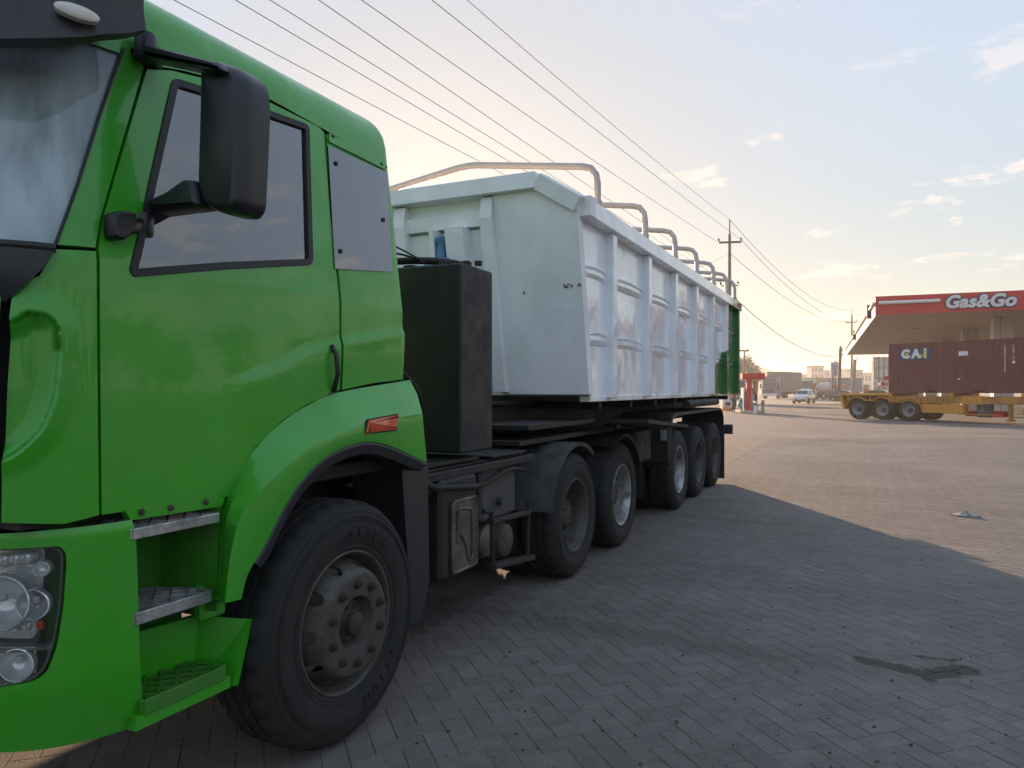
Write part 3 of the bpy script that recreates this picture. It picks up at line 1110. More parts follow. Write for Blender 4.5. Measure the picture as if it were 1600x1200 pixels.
quarter_px = [(509, 208), (519, 330), (533, 510), (533, 610), (580, 600)]
quarter_o = UV(quarter_px) + [(3.235, uv(640, 592)[1]), (3.235, 2.71)] + [uv(602, 262)]
qp_px = [(511, 228), (603, 270), (612, 425), (522, 420)]
qp = UV(qp_px)
both('rear_side_panel', GREEN, truck, quarter_o, [], crease_fn, .016, .02, .003)
for far in (False, True):
    f = (lambda off: mirrored(lambda a, v: cab(a, v, off))) if far else (lambda off: (lambda a, v: cab(a, v, off)))
    m = MB(); m.patch(qp, [], f(.006), .06, .006, far)
    pane = m.build('quarter_pane', GLASS_PANE, truck)
    for q in ((523, 256), (530, 393), (597, 344)):
        m = MB()
        o = f(.008)(*uv(*q))
        m.lathe([(.011, -.002), (.011, .004), (.006, .008), (0, .008)], 12, o)
        if far: m.v = [(2 * o[0] - p[0], p[1], p[2]) for p in m.v]
        m.build('pane_screw', BLACKP, pane)
    m = MB(); m.patch(UV([(512, 209), (601, 256), (601, 266), (512, 222)]), [], f(.009), .03, .01, far)
    strip = m.build('vent_strip', GREEN, truck)
    for q in ((518, 214), (594, 257)):
        m = MB(); m.lathe([(.008, 0), (.008, .003), (0, .003)], 10, f(.009)(*uv(*q)))
        m.build('strip_screw', BLACKP, strip)

# roof shell with rounded edges
seam = UV([(229, 102), (268, 105), (350, 125), (424, 156), (508, 203), (602, 258)])
rows = []
tt = [0, .1, .25, .4, .5, .6, .7, .78, .86, .93, 1.0]
vend = 3.08
cols = []
for t in tt:
    row = []
    for i in range(53):
        def vs_(a): return float(np.interp(a, [p[0] for p in seam], [p[1] for p in seam]))
        vfix = 2.63
        # positions along the outline
        def ring_a(v, i):
            c = cab_c(v)
            z = v if v < 2.78 else 2.78 + .2 * math.sin(min((v - 2.78) / .2, 1.45))
            sh = 0 if v < 2.78 else .2 * (1 - math.cos(min((v - 2.78) / .2, 1.45)))
            s0 = 1.50 + .23 * max(0, z - 1.95) + sh
            if i <= 8: return c + (s0 - ARC * PI / 2 - c) * i / 8
            if i <= 20: return s0 - ARC * PI / 2 * (1 - (i - 8) / 12)
            if i <= 40: return s0 + (3.13 - s0) * (i - 20) / 20
            if i <= 46: return 3.13 + .11 * (i - 40) / 6
            return 3.24 + 1.0 * (i - 46) / 6
        vb = vfix + .0 if i <= 16 else (vs_(ring_a(2.65, i)) if i <= 40 else seam[-1][1])
        v = vb * (1 - t) + vend * t
        row.append(cab(ring_a(v, i), v))
    cols.append(row)
m = MB()
full = []
for row in cols:
    right = row
    left = [mx(p) for p in row][::-1]
    full.append(right + left)
m.loft(full, True)
top = full[-1]
o = len(m.v) - len(top)
m.f.append(tuple(range(o, o + len(top))))
m.build('roof', GREEN, truck, fix=True, smooth=40)

# dark carcass behind the panel gaps, cab back wall, floor
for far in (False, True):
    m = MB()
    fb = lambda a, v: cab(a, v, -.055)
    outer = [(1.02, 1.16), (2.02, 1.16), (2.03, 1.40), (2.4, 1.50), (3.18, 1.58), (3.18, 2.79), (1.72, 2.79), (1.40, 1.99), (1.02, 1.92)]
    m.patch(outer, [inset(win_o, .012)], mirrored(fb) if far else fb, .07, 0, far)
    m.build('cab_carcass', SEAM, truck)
m = MB()
m.box((XM - 1.12, 3.10, 1.30), (XM + 1.12, 3.18, 2.72), .02)
m.build('cab_back_wall', GREEN_IN, truck)
m = MB()
m.box((XM - 1.18, 1.3, 1.14), (XM + 1.18, 3.12, 1.20))
m.build('cab_floor', FRAMEB, truck)

# windscreen, cowl, front panel
wr = [uv(86, 383), uv(120, 290), uv(155, 180), uv(192, 76)]
m = MB()
rows = []
for k in range(13):
    v = 1.965 + (2.70 - 1.965) * k / 12
    aR = float(np.interp(v, [p[1] for p in wr], [p[0] for p in wr]))
    c = cab_c(v)
    rows.append([cab(aR + (2 * c - 2 * aR) * j / 40, v, -.01) for j in range(41)][::-1])
m.loft(rows)
m.build('windscreen', GLASS_WIND, truck, smooth=60)
m = MB()
for r, e in ((0, 1), (-1, -1)):
    pass
edge = [cab(a, v, .004) for a, v in wr]
m.tube(edge, .005, 8); m.tube([mx(p) for p in edge], .005, 8)
bot = [cab(wr[0][0] + (2 * cab_c(1.965) - 2 * wr[0][0]) * j / 40, 1.965, .002) for j in range(41)]
m.tube(bot, .014, 8)
m.build('windscreen_seal', RUBBER, truck)
m = MB()
a0 = uv(84, 388)[0]
rows = []
for v, of in ((1.96, .0), (1.95, .025), (1.90, .03), (1.84, .022), (1.80, .0)):
    c = cab_c(v)
    a1 = float(np.interp(v, [1.80, 1.87, 1.96], [uv(8, 447)[0], uv(56, 428)[0], a0]))
    rows.append([cab(a1 + (2 * c - 2 * a1) * j / 36, v, of + 1e-5) for j in range(37)])
m.loft(rows)
m.build('wiper_cowl', BLACKP, truck, fix=True)
m = MB()
for zz in (1.905, 1.865):
    for (p0, p1) in (((0, 392), (52, 394)), ((0, 412), (40, 412))): pass
m.beam(cab(cab_c(1.9) + .35, 1.93, .05), cab(uv(60, 392)[0] - .12, 1.925, .05), .02, .02, .004)
m.tube([cab(cab_c(2.0) + .05 + .8 * k / 8, 1.99 + .012 * math.sin(k), .02) for k in range(9)], .008, 6)
m.build('wiper', BLACKP, truck)
m = MB()
rows = []
for v in (1.815, 1.6, 1.4, 1.2):
    c = cab_c(v)
    a1 = float(np.interp(v, [1.16, 1.4, 1.82], [uv(-4, 818)[0] , uv(-3, 690)[0], uv(10, 446)[0]])) - .012
    rows.append([cab(a1 + (2 * c - 2 * a1) * j / 40, v, .004) for j in range(41)])
m.loft(rows)
m.build('front_panel', GREEN, truck, fix=True)
m = MB()
for k in range(4):
    v = 1.32 + .11 * k
    c = cab_c(v)
    m.tube([cab(c - .75 + 1.5 * j / 20, v, .02) for j in range(21)], .022, 8)
m.build('grille', BLACKP, truck)

# interior
m = MB()
m.box((XM - 1.1, 1.38, 1.30), (XM + 1.1, 1.78, 1.86), .06)
m.build('dashboard', INTERIOR, truck)
for sx in (-.62, .55):
    m = MB()
    x = XM + sx
    m.box((x - .26, 2.1, 1.50), (x + .26, 2.62, 1.68), .06)
    m.box((x - .25, 2.58, 1.60), (x + .25, 2.76, 2.30), .07)
    m.box((x - .14, 2.62, 2.32), (x + .14, 2.74, 2.52), .05)
    m.box((x - .2, 2.15, 1.18), (x + .2, 2.6, 1.50), .03)
    m.build('seat', SEATM, truck)
m = MB()
c = Vector((XM + .55, 1.92, 1.92))
nrm = Vector((0, .55, .83)).normalized()
e1 = Vector((1, 0, 0)); e2 = nrm.cross(e1)
m.tube([c + (e1 * math.cos(t) + e2 * math.sin(t)) * .23 for t in [2 * PI * k / 28 for k in range(29)]], .015, 8)
for t in (.3, PI - .3, 1.5 * PI): m.tube([c, c + (e1 * math.cos(t) + e2 * math.sin(t)) * .23], .013, 6)
m.tube([c, c - nrm * .35], .025, 8)
m.build('steering_wheel', INTERIOR, truck)

# fender round the front wheel
def FL(pts, lat, nn=34): return spline([at_lat(x, y, lat) for x, y in pts], nn)
oc = FL([(340, 942), (346, 870), (352, 800), (374, 742), (400, 700), (440, 660), (480, 634), (530, 613), (641, 594)], -2.126)
b1 = FL([(343, 942), (349, 870), (356, 800), (386, 750), (433, 701), (485, 668), (540, 642), (652, 616)], -2.085)
b2 = FL([(352, 942), (360, 870), (380, 799), (427, 748), (480, 702), (530, 678), (587, 659), (660, 646)], -2.018)
b3 = FL([(362, 940), (372, 880), (392, 829), (440, 765), (492, 710), (540, 686), (592, 676), (664, 690)], -2.012)
ic = FL([(377, 936), (388, 895), (411, 857), (457, 771), (503, 719), (550, 695), (597, 693), (667, 723)], -2.022)
ir = [p + Vector((-.10, 0, 0)) for p in ic]
for far in (False, True):
    m = MB()
    rows = [[p + Vector((-.03, 0, 0)) for p in oc], oc, b1, b2, b3, ic, ir]
    rows = [[mx(p) for p in r] for r in rows] if far else rows
    m.loft(rows)
    for idx in (0, -1):                                         # closing edges
        col = [r[idx] for r in rows]
        m.add(col + [p + Vector((.10 if far else -.10, 0, 0)) for p in col[1:-1]][::-1], [tuple(range(len(col) * 2 - 2))])
    fender = m.build('fender', GREEN, truck, fix=True, smooth=28)
    if not far:
        m = MB()
        q = UV([(575, 657), (621, 648), (619, 672), (571, 677)], lambda a, v, o=0: Vector((-2.012, a, v)))
        pillow(m, rounded(q, .006, 3), lambda u, v, d: Vector((-2.018 + d, u, v)), [(0, 0), (0, .010), (.004, .016), (.012, .018)])
        m.build('side_marker', ORANGE_L, fender, fix=True)
        m = MB()
        pillow(m, rounded(inset(q, -.005), .008, 3), lambda u, v, d: Vector((-2.021 + d, u, v)), [(0, 0), (0, .010)])
        m.build('marker_bezel', BLACKP, fender, fix=True)
    # rubber lip and wheel well
    wc = Vector((-2.1, 2.62, .52))
    def toward(p, k): 
        dd = Vector((0, wc.y - p.y, wc.z - p.z)).normalized()
        return p + dd * k
    icc = ic[3:]
    r1 = [p + Vector((-.004, 0, 0)) for p in icc]
    r2 = [toward(p, .012) + Vector((.002, 0, 0)) for p in icc]
    r3 = [toward(p, .055) + Vector((-.012, 0, 0)) for p in icc]
    r4 = [p + Vector((-.18, 0, 0)) for p in r3]
    r5 = [toward(p, -.05) + Vector((-.62, 0, 0)) for p in r3]
    rows = [r1, r2, r3, r4, r5]
    m = MB()
    m.loft([[mx(p) for p in r] for r in rows] if far else rows)
    m.build('fender_lip', BLACKP, truck, fix=True)

# bumper with its lamps
bp_o = [(.40, 1.165)] + UV([(0, 834), (100, 826), (206, 812), (212, 830), (215, 900), (219, 1040), (222, 1130), (150, 1154), (60, 1172), (0, 1176)], bump) + [(.40, .545)]
hl_px = [(-70, 858), (0, 861), (92, 856), (101, 864), (102, 880), (97, 950), (88, 1003), (79, 1012), (-70, 1006)]
fl_px = [(-70, 1018), (20, 1021), (78, 1016), (82, 1022), (72, 1048), (52, 1063), (0, 1072), (-60, 1076)]
hl, fl = rounded(UV(hl_px, bump), .018, 4), rounded(UV(fl_px, bump), .014, 4)
bp_o = [(bump_c(0) - .0, 1.165)] + bp_o[1:-1] + [(bump_c(0), .545)]
m = MB()
hole = [(p[0], p[1]) for p in UV([(-76, 855), (0, 858), (93, 853), (103, 863), (104, 881), (99, 950), (90, 1005), (84, 1024), (74, 1050), (53, 1066), (0, 1075), (-70, 1080)], bump)]
hole = rounded(hole, .02, 4)
for far in (False, True): m.patch(bp_o, [hole], mirrored(bump) if far else bump, .03, .035, far)
bumper = m.build('bumper', GREEN, truck, smooth=40)
for far in (False, True):
    W_ = (lambda p: mx(p)) if far else (lambda p: Vector(p))
    hd = holder('headlight', truck)
    fx = lambda off: ((lambda a, v: mx(bump(a, v, off))) if far else (lambda a, v: bump(a, v, off)))
    m = MB(); m.patch(inset(hole, -.012), [], fx(-.085), .05, 0, far)
    m.patch(hole, [inset(hl, .002), inset(fl, .002)], fx(-.012), .02, .03, far)
    m.build('housing', mat('grey_bezel', (.16, .165, .17), .4), hd)
    ref = MB()
    ref.patch(inset(hl, .004), [], fx(-.07), .04, 0, far)
    ref.patch(inset(fl, .004), [], fx(-.06), .04, 0, far)
    # reflector bowls
    def bowl(px, py, r, dep, mm):
        a, v = uv(px, py, bump)
        c = bump(a, v, -.012)
        fw = Vector((.55, -.83, 0))
        if far: c = mx(c); fw.x = -fw.x
        e1 = fw.cross(Vector((0, 0, 1))).normalized(); e2 = Vector((0, 0, 1))
        rows = []
        for k in range(7):
            q = k / 6
            rr, dd = r * q ** .6 + .001, -dep * (1 - q * q)
            rows.append([c + fw * dd + e1 * rr * math.cos(t) + e2 * rr * math.sin(t) for t in [2 * PI * j / 28 for j in range(28)]])
        mm.loft(rows, True)
        rows = [[c + fw * dd + e1 * rr * math.cos(t) + e2 * rr * math.sin(t) for t in [2 * PI * j / 28 for j in range(28)]] for rr, dd in ((r, 0), (r * 1.06, .006), (r * 1.12, 0), (r * 1.12, -.02))]
        mm.loft(rows, True)
        return c, fw
    b1_ = bowl(4, 945, .075, .055, ref)
    b2_ = bowl(56, 947, .042, .04, ref)
    b3_ = bowl(70, 890, .022, .02, ref)
    b4_ = bowl(30, 1042, .045, .04, ref)
    # facets of the upper reflector and the ribbed strip below
    for k in range(9):
        px = -50 + 15.5 * k
        ref.tube([fx(-.03)(*uv(px, 975, bump)), fx(-.03)(*uv(px - 2, 990, bump))], .006, 6)
    for k in range(4):
        a, v = uv(10 + 18 * k, 882 - 2 * k, bump)
        c = fx(-.045)(a, v)
        ref.box(c - Vector((.02, .02, .018)), c + Vector((.02, .02, .018)), .006, None)
    ref.build('reflector', REFL, hd, smooth=30)
    for c, fw in (b1_, b2_, b4_):
        m = MB()
        m.lathe([(.0, 0), (.010, .002), (.012, .01), (.010, .02), (.0, .024)], 12, c - fw * .02, 'z')
        m.build('bulb', mat('lamp_bulb', (.75, .75, .72), .1, coat=1), hd)
    m = MB()
    a, v = uv(72, 980, bump)
    m.lathe([(0, -.015), (.010, -.01), (.012, 0), (.010, .012), (0, .016)], 12, fx(-.02)(a, v), 'z')
    m.build('indicator_bulb', ORANGE_L, hd)
    m = MB(); m.patch(hl, [], fx(-.004), .03, .012, far); m.patch(fl, [], fx(-.004), .03, .012, far)
    m.build('lens', GLASS_LAMP, hd)

# boarding steps and the skirt round them
def quadbox(m, pts, d):
    """slab from a quad, thickness d along its normal (backwards)."""
    p = [Vector(q) for q in pts]
    n = (p[1] - p[0]).cross(p[2] - p[0]).normalized()
    vs = p + [q - n * d for q in p]
    return m.add(vs, [(0, 1, 2, 3), (7, 6, 5, 4), (0, 4, 5, 1), (1, 5, 6, 2), (2, 6, 7, 3), (3, 7, 4, 0)])
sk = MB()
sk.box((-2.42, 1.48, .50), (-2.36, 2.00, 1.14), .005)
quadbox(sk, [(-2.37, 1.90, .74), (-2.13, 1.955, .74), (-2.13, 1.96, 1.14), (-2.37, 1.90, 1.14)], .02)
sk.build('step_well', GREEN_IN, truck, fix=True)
sk = MB()
sk.box((-2.22, 1.925, .70), (-2.175, 2.045, .83), .01)
sk.build('fender_foot', GREEN, truck)
sk = MB()
P = lambda px, py, lat=-2.10: at_lat(px, py, lat)
A, B, Cc, D = P(310, 962, -2.26), P(388, 967), P(365, 1072), P(300, 1085, -2.26)
quadbox(sk, [D, Cc, B, A], .03)
a1, d1 = Vector((-2.30, 1.60, A.z + .01)), Vector((-2.30, 1.60, .47))
quadbox(sk, [d1, D, A, a1], .03)
bt = [P(222, 1132), P(300, 1106), P(365, 1072), P(352, 1050)]
quadbox(sk, [Vector((-2.10, 1.60, .455)), Vector((-2.10, 1.99, .455)), Vector((-2.10, 1.99, .50)), Vector((-2.10, 1.60, .50))], .22)
sk.build('side_skirt', GREEN, truck, fix=True)
sk = MB()
quadbox(sk, [P(205, 813, -2.125), P(347, 791, -2.125), P(352, 777, -2.125), P(195, 797, -2.125)], .03)
sill = sk.build('sill_strip', GREEN, truck, fix=True)
for q in ((221, 800), (267, 793), (322, 784)):
    m = MB(); m.lathe([(.011, 0), (.011, .004), (.005, .007), (0, .007)], 10, P(*q, -2.123))
    m.build('sill_bolt', RUST, sill)
def step(z, s0, s1, frame_m, bar_m, tk):
    st = holder('step', truck)
    lo, li = -2.10, -2.34
    out = [(lo, s0), (lo, s1), (lo - .07, s1 + .0), (li, s1 - .06), (li, s0)]
    m = MB()
    for i in range(len(out)):
        a, b = out[i], out[(i + 1) % len(out)]
        m.beam((a[0], a[1], z - tk / 2), (b[0], b[1], z - tk / 2), .014, tk, .003)
    m.build('step_frame', frame_m, st)
    m = MB()
    for k in range(-4, 9):
        for sg in (1, -1):
            pts = []
            for j in range(41):
                x = li + (lo - li) * j / 40
                y = s0 + .07 * k + sg * (x - li) * .9 + (.0 if sg > 0 else .2)
                if s0 < y < s1 - max(0, (-2.17 - x) * .35): pts.append((x, y))
            if len(pts) > 3: m.beam((*pts[0], z - .008), (*pts[-1], z - .008), .007, .014)
    m.box((li, s0, z - .03), (lo, s1 - .06, z - .024))
    m.build('step_tread', bar_m, st)
step(1.105, 1.59, 1.935, ALU, ALU, .035)
step(.835, 1.60, 1.90, ALU, ALU, .04)
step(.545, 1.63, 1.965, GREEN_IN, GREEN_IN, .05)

# sun visor and mirror
vis = MB()
vr = [uv(232, 2, cab, .16), uv(229, 48, cab, .16), uv(206, 63, cab, .16), uv(120, 72, cab, .16), uv(0, 74, cab, .16)]
rows = []
for of in (.16, .20):
    for k in range(7):
        t = k / 6
        row = []
        for j in range(61):
            c = cab_c(2.7)
            aR = vr[1][0] - .02 * (1 - t)
            aa = aR + (2 * c - 2 * aR) * j / 60
            aa = aa if aa > c else 2 * c - aa
            vb = float(np.interp(aa, [p[0] for p in vr[:0:-1]], [p[1] for p in vr[:0:-1]])) + .006 * math.sin(j * .9)
            v = vb + (2.95 - vb) * t
            row.append(cab(aR + (2 * c - 2 * aR) * j / 60, min(v, 2.77), of + .05 * t * t) + Vector((0, 0, max(0, v - 2.77))))
        rows.append(row)
o_rows = rows[:7][::-1] + rows[7:] + [rows[6]]
vis.loft(o_rows)
for idx in (0, -1): vis.f.append(tuple(len(vis.v) - len(o_rows) * 61 + r * 61 + (idx % 61) for r in range(len(o_rows) - 1)))
visor = vis.build('sun_visor', VISOR, truck, fix=True, smooth=40)
m = MB()
a, v = uv(120, 22, cab, .22)
el = [(a + .034 * math.cos(t), v + .022 * math.sin(t)) for t in [2 * PI * k / 24 for k in range(24)]]
pillow(m, el, lambda u, w, d: cab(u, min(w, 2.77), .226 + d) + Vector((0, 0, max(0, w - 2.77))), [(0, -.01), (0, .008), (.006, .013), (.016, .015)])
m.build('marker_light', mat('white_marker_lens', (.62, .58, .50), .25, coat=.5), visor, fix=True)
for k in (0, 1, 2, 3):
    c = cab_c(2.7)
    m = MB()
    m.beam(cab(vr[1][0] - .1 - .55 * k, 2.76, .0), cab(vr[1][0] - .1 - .55 * k, 2.76, .2), .03, .02, .004)
    m.build('visor_bracket', BLACKP, truck)

def AS(px, py, s): 
    p = at_s(px, py, s)
    return (p.x, p.z)
mir = holder('mirror', truck)
SM = 1.78
outl = rounded([AS(*q, SM) for q in [(316, 122), (345, 103), (398, 111), (419, 127), (424, 160), (419, 240), (413, 322), (398, 337), (360, 338), (322, 331), (309, 300), (313, 210)]], .03, 4)
mcx = sum(p[0] for p in outl) / len(outl)
outl = [(mcx + (u - mcx) * .66, v) for u, v in outl]
m = MB()
pillow(m, outl, lambda u, v, d: Vector((u, SM + d - .25 * (u - outl[0][0]) * 0, v)), [(.030, -.07), (.018, -.065), (.008, -.052), (.001, -.03), (0, -.005), (0, .05), (.006, .055)])
m.build('mirror_housing', MIRRORP, mir, fix=True, smooth=50)
m = MB()
pillow(m, inset(outl, .015), lambda u, v, d: Vector((u, SM + .056 + d, v)), [(0, 0), (0, .003)])
m.build('mirror_glass', CHROME, mir, fix=True)
m = MB()
arm = rounded([AS(*q, 1.74) for q in [(318, 285), (325, 326), (290, 330), (246, 336), (232, 331), (236, 322), (275, 304), (302, 285)]], .012, 3)
pillow(m, arm, lambda u, v, d: Vector((u, 1.74 + d, v)), [(.012, -.05), (.003, -.04), (0, -.02), (0, .04), (.008, .05)])
m.build('mirror_arm', MIRRORP, mir, fix=True, smooth=45)
m = MB()
arm2 = rounded([AS(*q, 1.72) for q in [(232, 78), (250, 76), (320, 94), (352, 102), (362, 116), (335, 122), (318, 112), (275, 102), (226, 92), (214, 86)]], .01, 3)
pillow(m, arm2, lambda u, v, d: Vector((u, 1.72 + d, v)), [(.010, -.045), (.003, -.035), (0, -.015), (0, .04), (.008, .045)])
pa = at_s(228, 72, 1.70)
m.lathe([(0, .045), (.03, .04), (.036, .03), (.036, -.045), (0, -.045)], 20, pa, 'z')
pb = at_s(219, 84, 1.70)
m.beam(pa - Vector((0, 0, .02)), Vector((-2.23, 1.78, pa.z - .02)), .05, .04, .008)
m.build('mirror_arm', MIRRORP, mir, fix=True, smooth=45)
m = MB()
pc = at_s(222, 352, 1.68)
m.lathe([(0, .045), (.032, .04), (.036, .03), (.036, -.03), (.03, -.04), (0, -.04)], 20, pc, 'z')
m.beam(pc, at_lat(184, 355, -2.14), .05, .05, .008)
br = rounded([(at_lat(*q, -2.12).y, at_lat(*q, -2.12).z) for q in [(166, 335), (182, 330), (205, 333), (202, 362), (184, 377), (168, 372)]], .01, 3)
pillow(m, br, lambda u, v, d: Vector((-2.135 + d, u, v)), [(0, 0), (0, .04), (.008, .05)])
m.build('mirror_bracket', MIRRORP, mir, fix=True, smooth=45)
m = MB()
pillow(m, [(2 * XM - u, v) for u, v in outl], lambda u, v, d: Vector((u, SM + d, v)), [(.035, -.085), (.02, -.078), (.008, -.062), (0, -.005), (0, .05)])
m.beam(mx(at_s(360, 110, SM)), mx((-2.2, 1.75, 2.62)), .05, .04, .008)
m.beam(mx(at_s(330, 325, SM)), mx((-2.15, 1.65, 2.12)), .05, .04, .008)
m.build('far_side_mirror', MIRRORP, truck, fix=True)

# wheels
FW, D1, D2 = 2.61, 5.73, 7.02
fw = wheel(truck, -2.04, FW, .526, False, 'front', .31, scale=1.035)
m = MB(); sidewall_text(m, 'SYTUN', PI / 2 - .31 - .32, .062); sidewall_text(m, 'SYTUN', -PI / 2 - .31 + .62, .062)
m.build('sidewall_lettering', TYRE, fw, False)
wheel(truck, 2 * XM + 2.04, FW, .526, True, 'front', scale=1.035)
for i, y in enumerate((D1, D2)):
    wheel(truck, -2.15, y, .508, False, 'rear', .2 + i, ME_RR if i == 0 else ME_RS)
    wheel(truck, 2 * XM + 2.15, y, .508, True, 'rear')

# chassis
m = MB()
for x in (XM - .42, XM + .42):
    m.box((x - .04, 1.6, .74), (x + .04, 8.0, 1.02), .008)
for y in (1.7, 3.4, 4.6, 5.2, 6.4, 7.9): m.box((XM - .38, y - .06, .78), (XM + .38, y + .06, .98), .008)
chassis = m.build('chassis_frame', FRAMEB, truck)
for y in (FW, D1, D2):
    m = MB()
    m.tube([(XM - .95, y, .51), (XM + .95, y, .51)], .075, 14)
    if y != FW: m.lathe([(0, -.22), (.14, -.2), (.2, -.08), (.2, .08), (.14, .2), (0, .22)], 20, (XM, y, .52), 'y')
    m.build('axle', FRAMEB, truck)
for x in (XM - .5, XM + .5):
    m = MB()
    for k in range(6): m.box((x - .05, 5.35 + .12 * k, .50 + .03 * k), (x + .05, 7.4 - .12 * k, .526 + .03 * k), .003)
    m.build('leaf_spring', FRAMEB, truck)
m = MB()
m.box((XM - .5, 1.25, .55), (XM + .5, 1.9, 1.10), .03)
m.box((XM - .35, 1.9, .5), (XM + .35, 3.3, 1.1), .05)
m.build('engine', FRAMEB, truck)
m = MB()
m.lathe([(0, 0), (.45, 0), (.45, .05), (.40, .09), (0, .09)], 36, (XM, 6.35, 1.10), 'z')
m.box((XM - .5, 6.0, 1.02), (XM + .5, 6.7, 1.10), .01)
m.build('fifth_wheel', FRAMEB, truck)

# flap behind the front wheel
pts = [P(628, 730, -2.13), P(668, 722, -2.13), P(671, 905, -2.13), P(658, 972, -2.13), P(640, 975, -2.13), P(640, 920, -2.13)]
for far in (False, True):
    pl = [(p.y, p.z) for p in pts]
    fnf = (lambda u, v, d: Vector((-2.13 - d, u, v))) if not far else (lambda u, v, d: Vector((2 * XM + 2.13 + d, u, v)))
    m = MB(); m.prism(pl, fnf, 0, .32)
    m.build('mud_flap', BLACKP, truck, fix=True, smooth=0)

# battery box with pressed cover, air tanks, side ladder, tool box
bx0, bx1 = P(690, 775, -2.20), P(748, 885, -2.20)
m = MB()
m.box((-2.75, bx0.y + .0, bx1.z), (-2.21, bx1.y, 1.02), .02)
m.build('battery_box', FRAMEB, truck)
m = MB()
cov = rounded([(p.y, p.z) for p in (P(707, 783, -2.19), P(748, 772, -2.19), P(748, 882, -2.19), P(707, 901, -2.19))], .05, 5)
pillow(m, cov, lambda u, v, d: Vector((-2.205 + d, u, v)), [(0, 0), (0, .012), (.012, .018), (.02, .012), (.03, .012)])
cv = m.build('box_cover', TANKM, truck, fix=True)
m = MB()
eb = spline([P(*q, -2.188) for q in [(716, 850), (716, 800), (722, 795), (735, 795), (738, 800), (738, 868), (732, 872), (728, 850), (720, 835)]], 30)
m.tube(eb, .008, 8)
m.build('pressed_bead', TANKM, cv)
for i, (px, w) in enumerate(((768, 0), (797, 0))):
    c = P(px, 845, -2.30 + .05 * i)
    m = MB()
    m.lathe([(0, .0), (.06, -.004), (.11, -.03), (.125, -.07), (.125, -.75), (.11, -.8), (0, -.82)], 28, (c.x, c.y, c.z))
    m.build('underframe_cylinder', TANKM, truck)
m = MB()
lp = lambda px, py: P(px, py, -2.16)
m.tube([lp(768, 798), lp(769, 845), lp(770, 892)], .016, 8)
m.tube([lp(826, 783), lp(825, 830), lp(824, 872)], .016, 8)
m.beam(lp(766, 815), lp(826, 800), .05, .03, .004)
m.beam(lp(768, 885), lp(830, 870), .07, .035, .004)
m.tube([lp(755, 800), lp(768, 798), lp(768, 812)], .018, 8)
m.build('side_ladder', FRAMEB, truck)
m = MB()
c0, c1 = P(752, 730, -2.28), P(806, 800, -2.28)
m.box((-2.70, c0.y, c1.z), (-2.28, c1.y, c0.z), .02)
m.lathe([(0, .04), (.03, .04), (.03, 0)], 14, (-2.28, c0.y + .25, c1.z + .12))
m.build('filter_housing', GUARDG, truck)
m = MB()
pa_, pb_ = P(622, 740, -2.2), P(745, 760, -2.2)
m.tube([pa_, P(680, 762, -2.2), pb_], .02, 8)
m.beam((-2.25, 3.45, 1.04), (-2.25, 5.05, 1.04), .05, .05, .006)
m.tube(spline([(-2.24, 3.5, .95), (-2.22, 3.8, 1.0), (-2.24, 4.2, .93), (-2.23, 4.6, .99), (-2.3, 5.0, .95)], 24), .016, 8)
m.tube(spline([(-2.6, 3.3, 1.0), (-2.5, 3.9, 1.09), (-2.55, 4.5, 1.05), (-2.6, 5.2, 1.1)], 24), .02, 8)
m.build('air_pipe', FRAMEB, truck)
m = MB()
for far in (False,):
    m.box((XM - .9, 3.4, 1.06), (-2.3, 5.0, 1.075), .004)
m.box((-2.9, 3.42, 1.085), (-2.30, 4.3, 1.11), .004)
m.box((-2.75, 4.4, 1.085), (-2.25, 4.95, 1.10), .004)
m.build('deck_plate', FRAMEB, truck)
m = MB()
m.tube([(XM - .55, 3.6, .70), (XM - .55, 4.9, .70)], .27, 24)
m.box((XM - 1.2, 3.6, .45), (XM - .85, 5.0, 1.0), .08)
m.build('fuel_tank', TANKM, truck)

# mudguards over the drive wheels
for far in (False, True):
    for yc in (D1, D2):
        m = MB()
        a0_, a1_ = (R(200), R(60)) if yc == D1 else (R(125), R(-10))
        if yc == D1: a0_, a1_ = R(170), R(55)
        arc = [(yc + .60 * math.cos(a0_ + (a1_ - a0_) * k / 16), .51 + .60 * math.sin(a0_ + (a1_ - a0_) * k / 16)) for k in range(17)]
        rr = []
        for x in (-2.13, -2.12, -2.14, -2.75):
            rr.append([Vector((x, y, z + (0 if x > -2.135 else 0) - (.03 if x == -2.13 else 0))) for y, z in arc])
        rr = [[mx(p) for p in r] for r in rr] if far else rr
        m.loft(rr)
        m.build('mudguard', GUARDG if yc == D1 else FRAMEB, truck, fix=True, smooth=50)

# hydraulic oil tank behind the cab
HT0, HT1 = P(720, 410, -2.25).y, P(770, 425, -2.25).y
m = MB()
m.box((-3.55, HT0, 1.15), (-2.25, HT1, 2.335), .012)
tank = m.build('hydraulic_tank', TANKB, truck)
m = MB()
m.tube([(-2.256, HT0 - .001, 1.17), (-2.256, HT0 - .001, 2.32)], .005, 6)
m.tube([(-2.256, HT1 - .02, 1.17), (-2.256, HT1 - .02, 2.32)], .005, 6)
m.tube([(-2.9, HT0 - .001, 1.98), (-2.9, HT0 - .001, 2.2)], .003, 6)
m.build('weld_bead', TANKB, tank)
m = MB()
tz = 2.345
m.lathe([(0, .03), (.05, .03), (.05, 0)], 18, (-2.75, HT0 + .2, tz), 'z')
for k in range(4): m.lathe([(0, .03), (.025, .028), (.025, 0)], 10, (-2.45 + .07 * k, HT0 + .12 + .03 * k, tz), 'z')
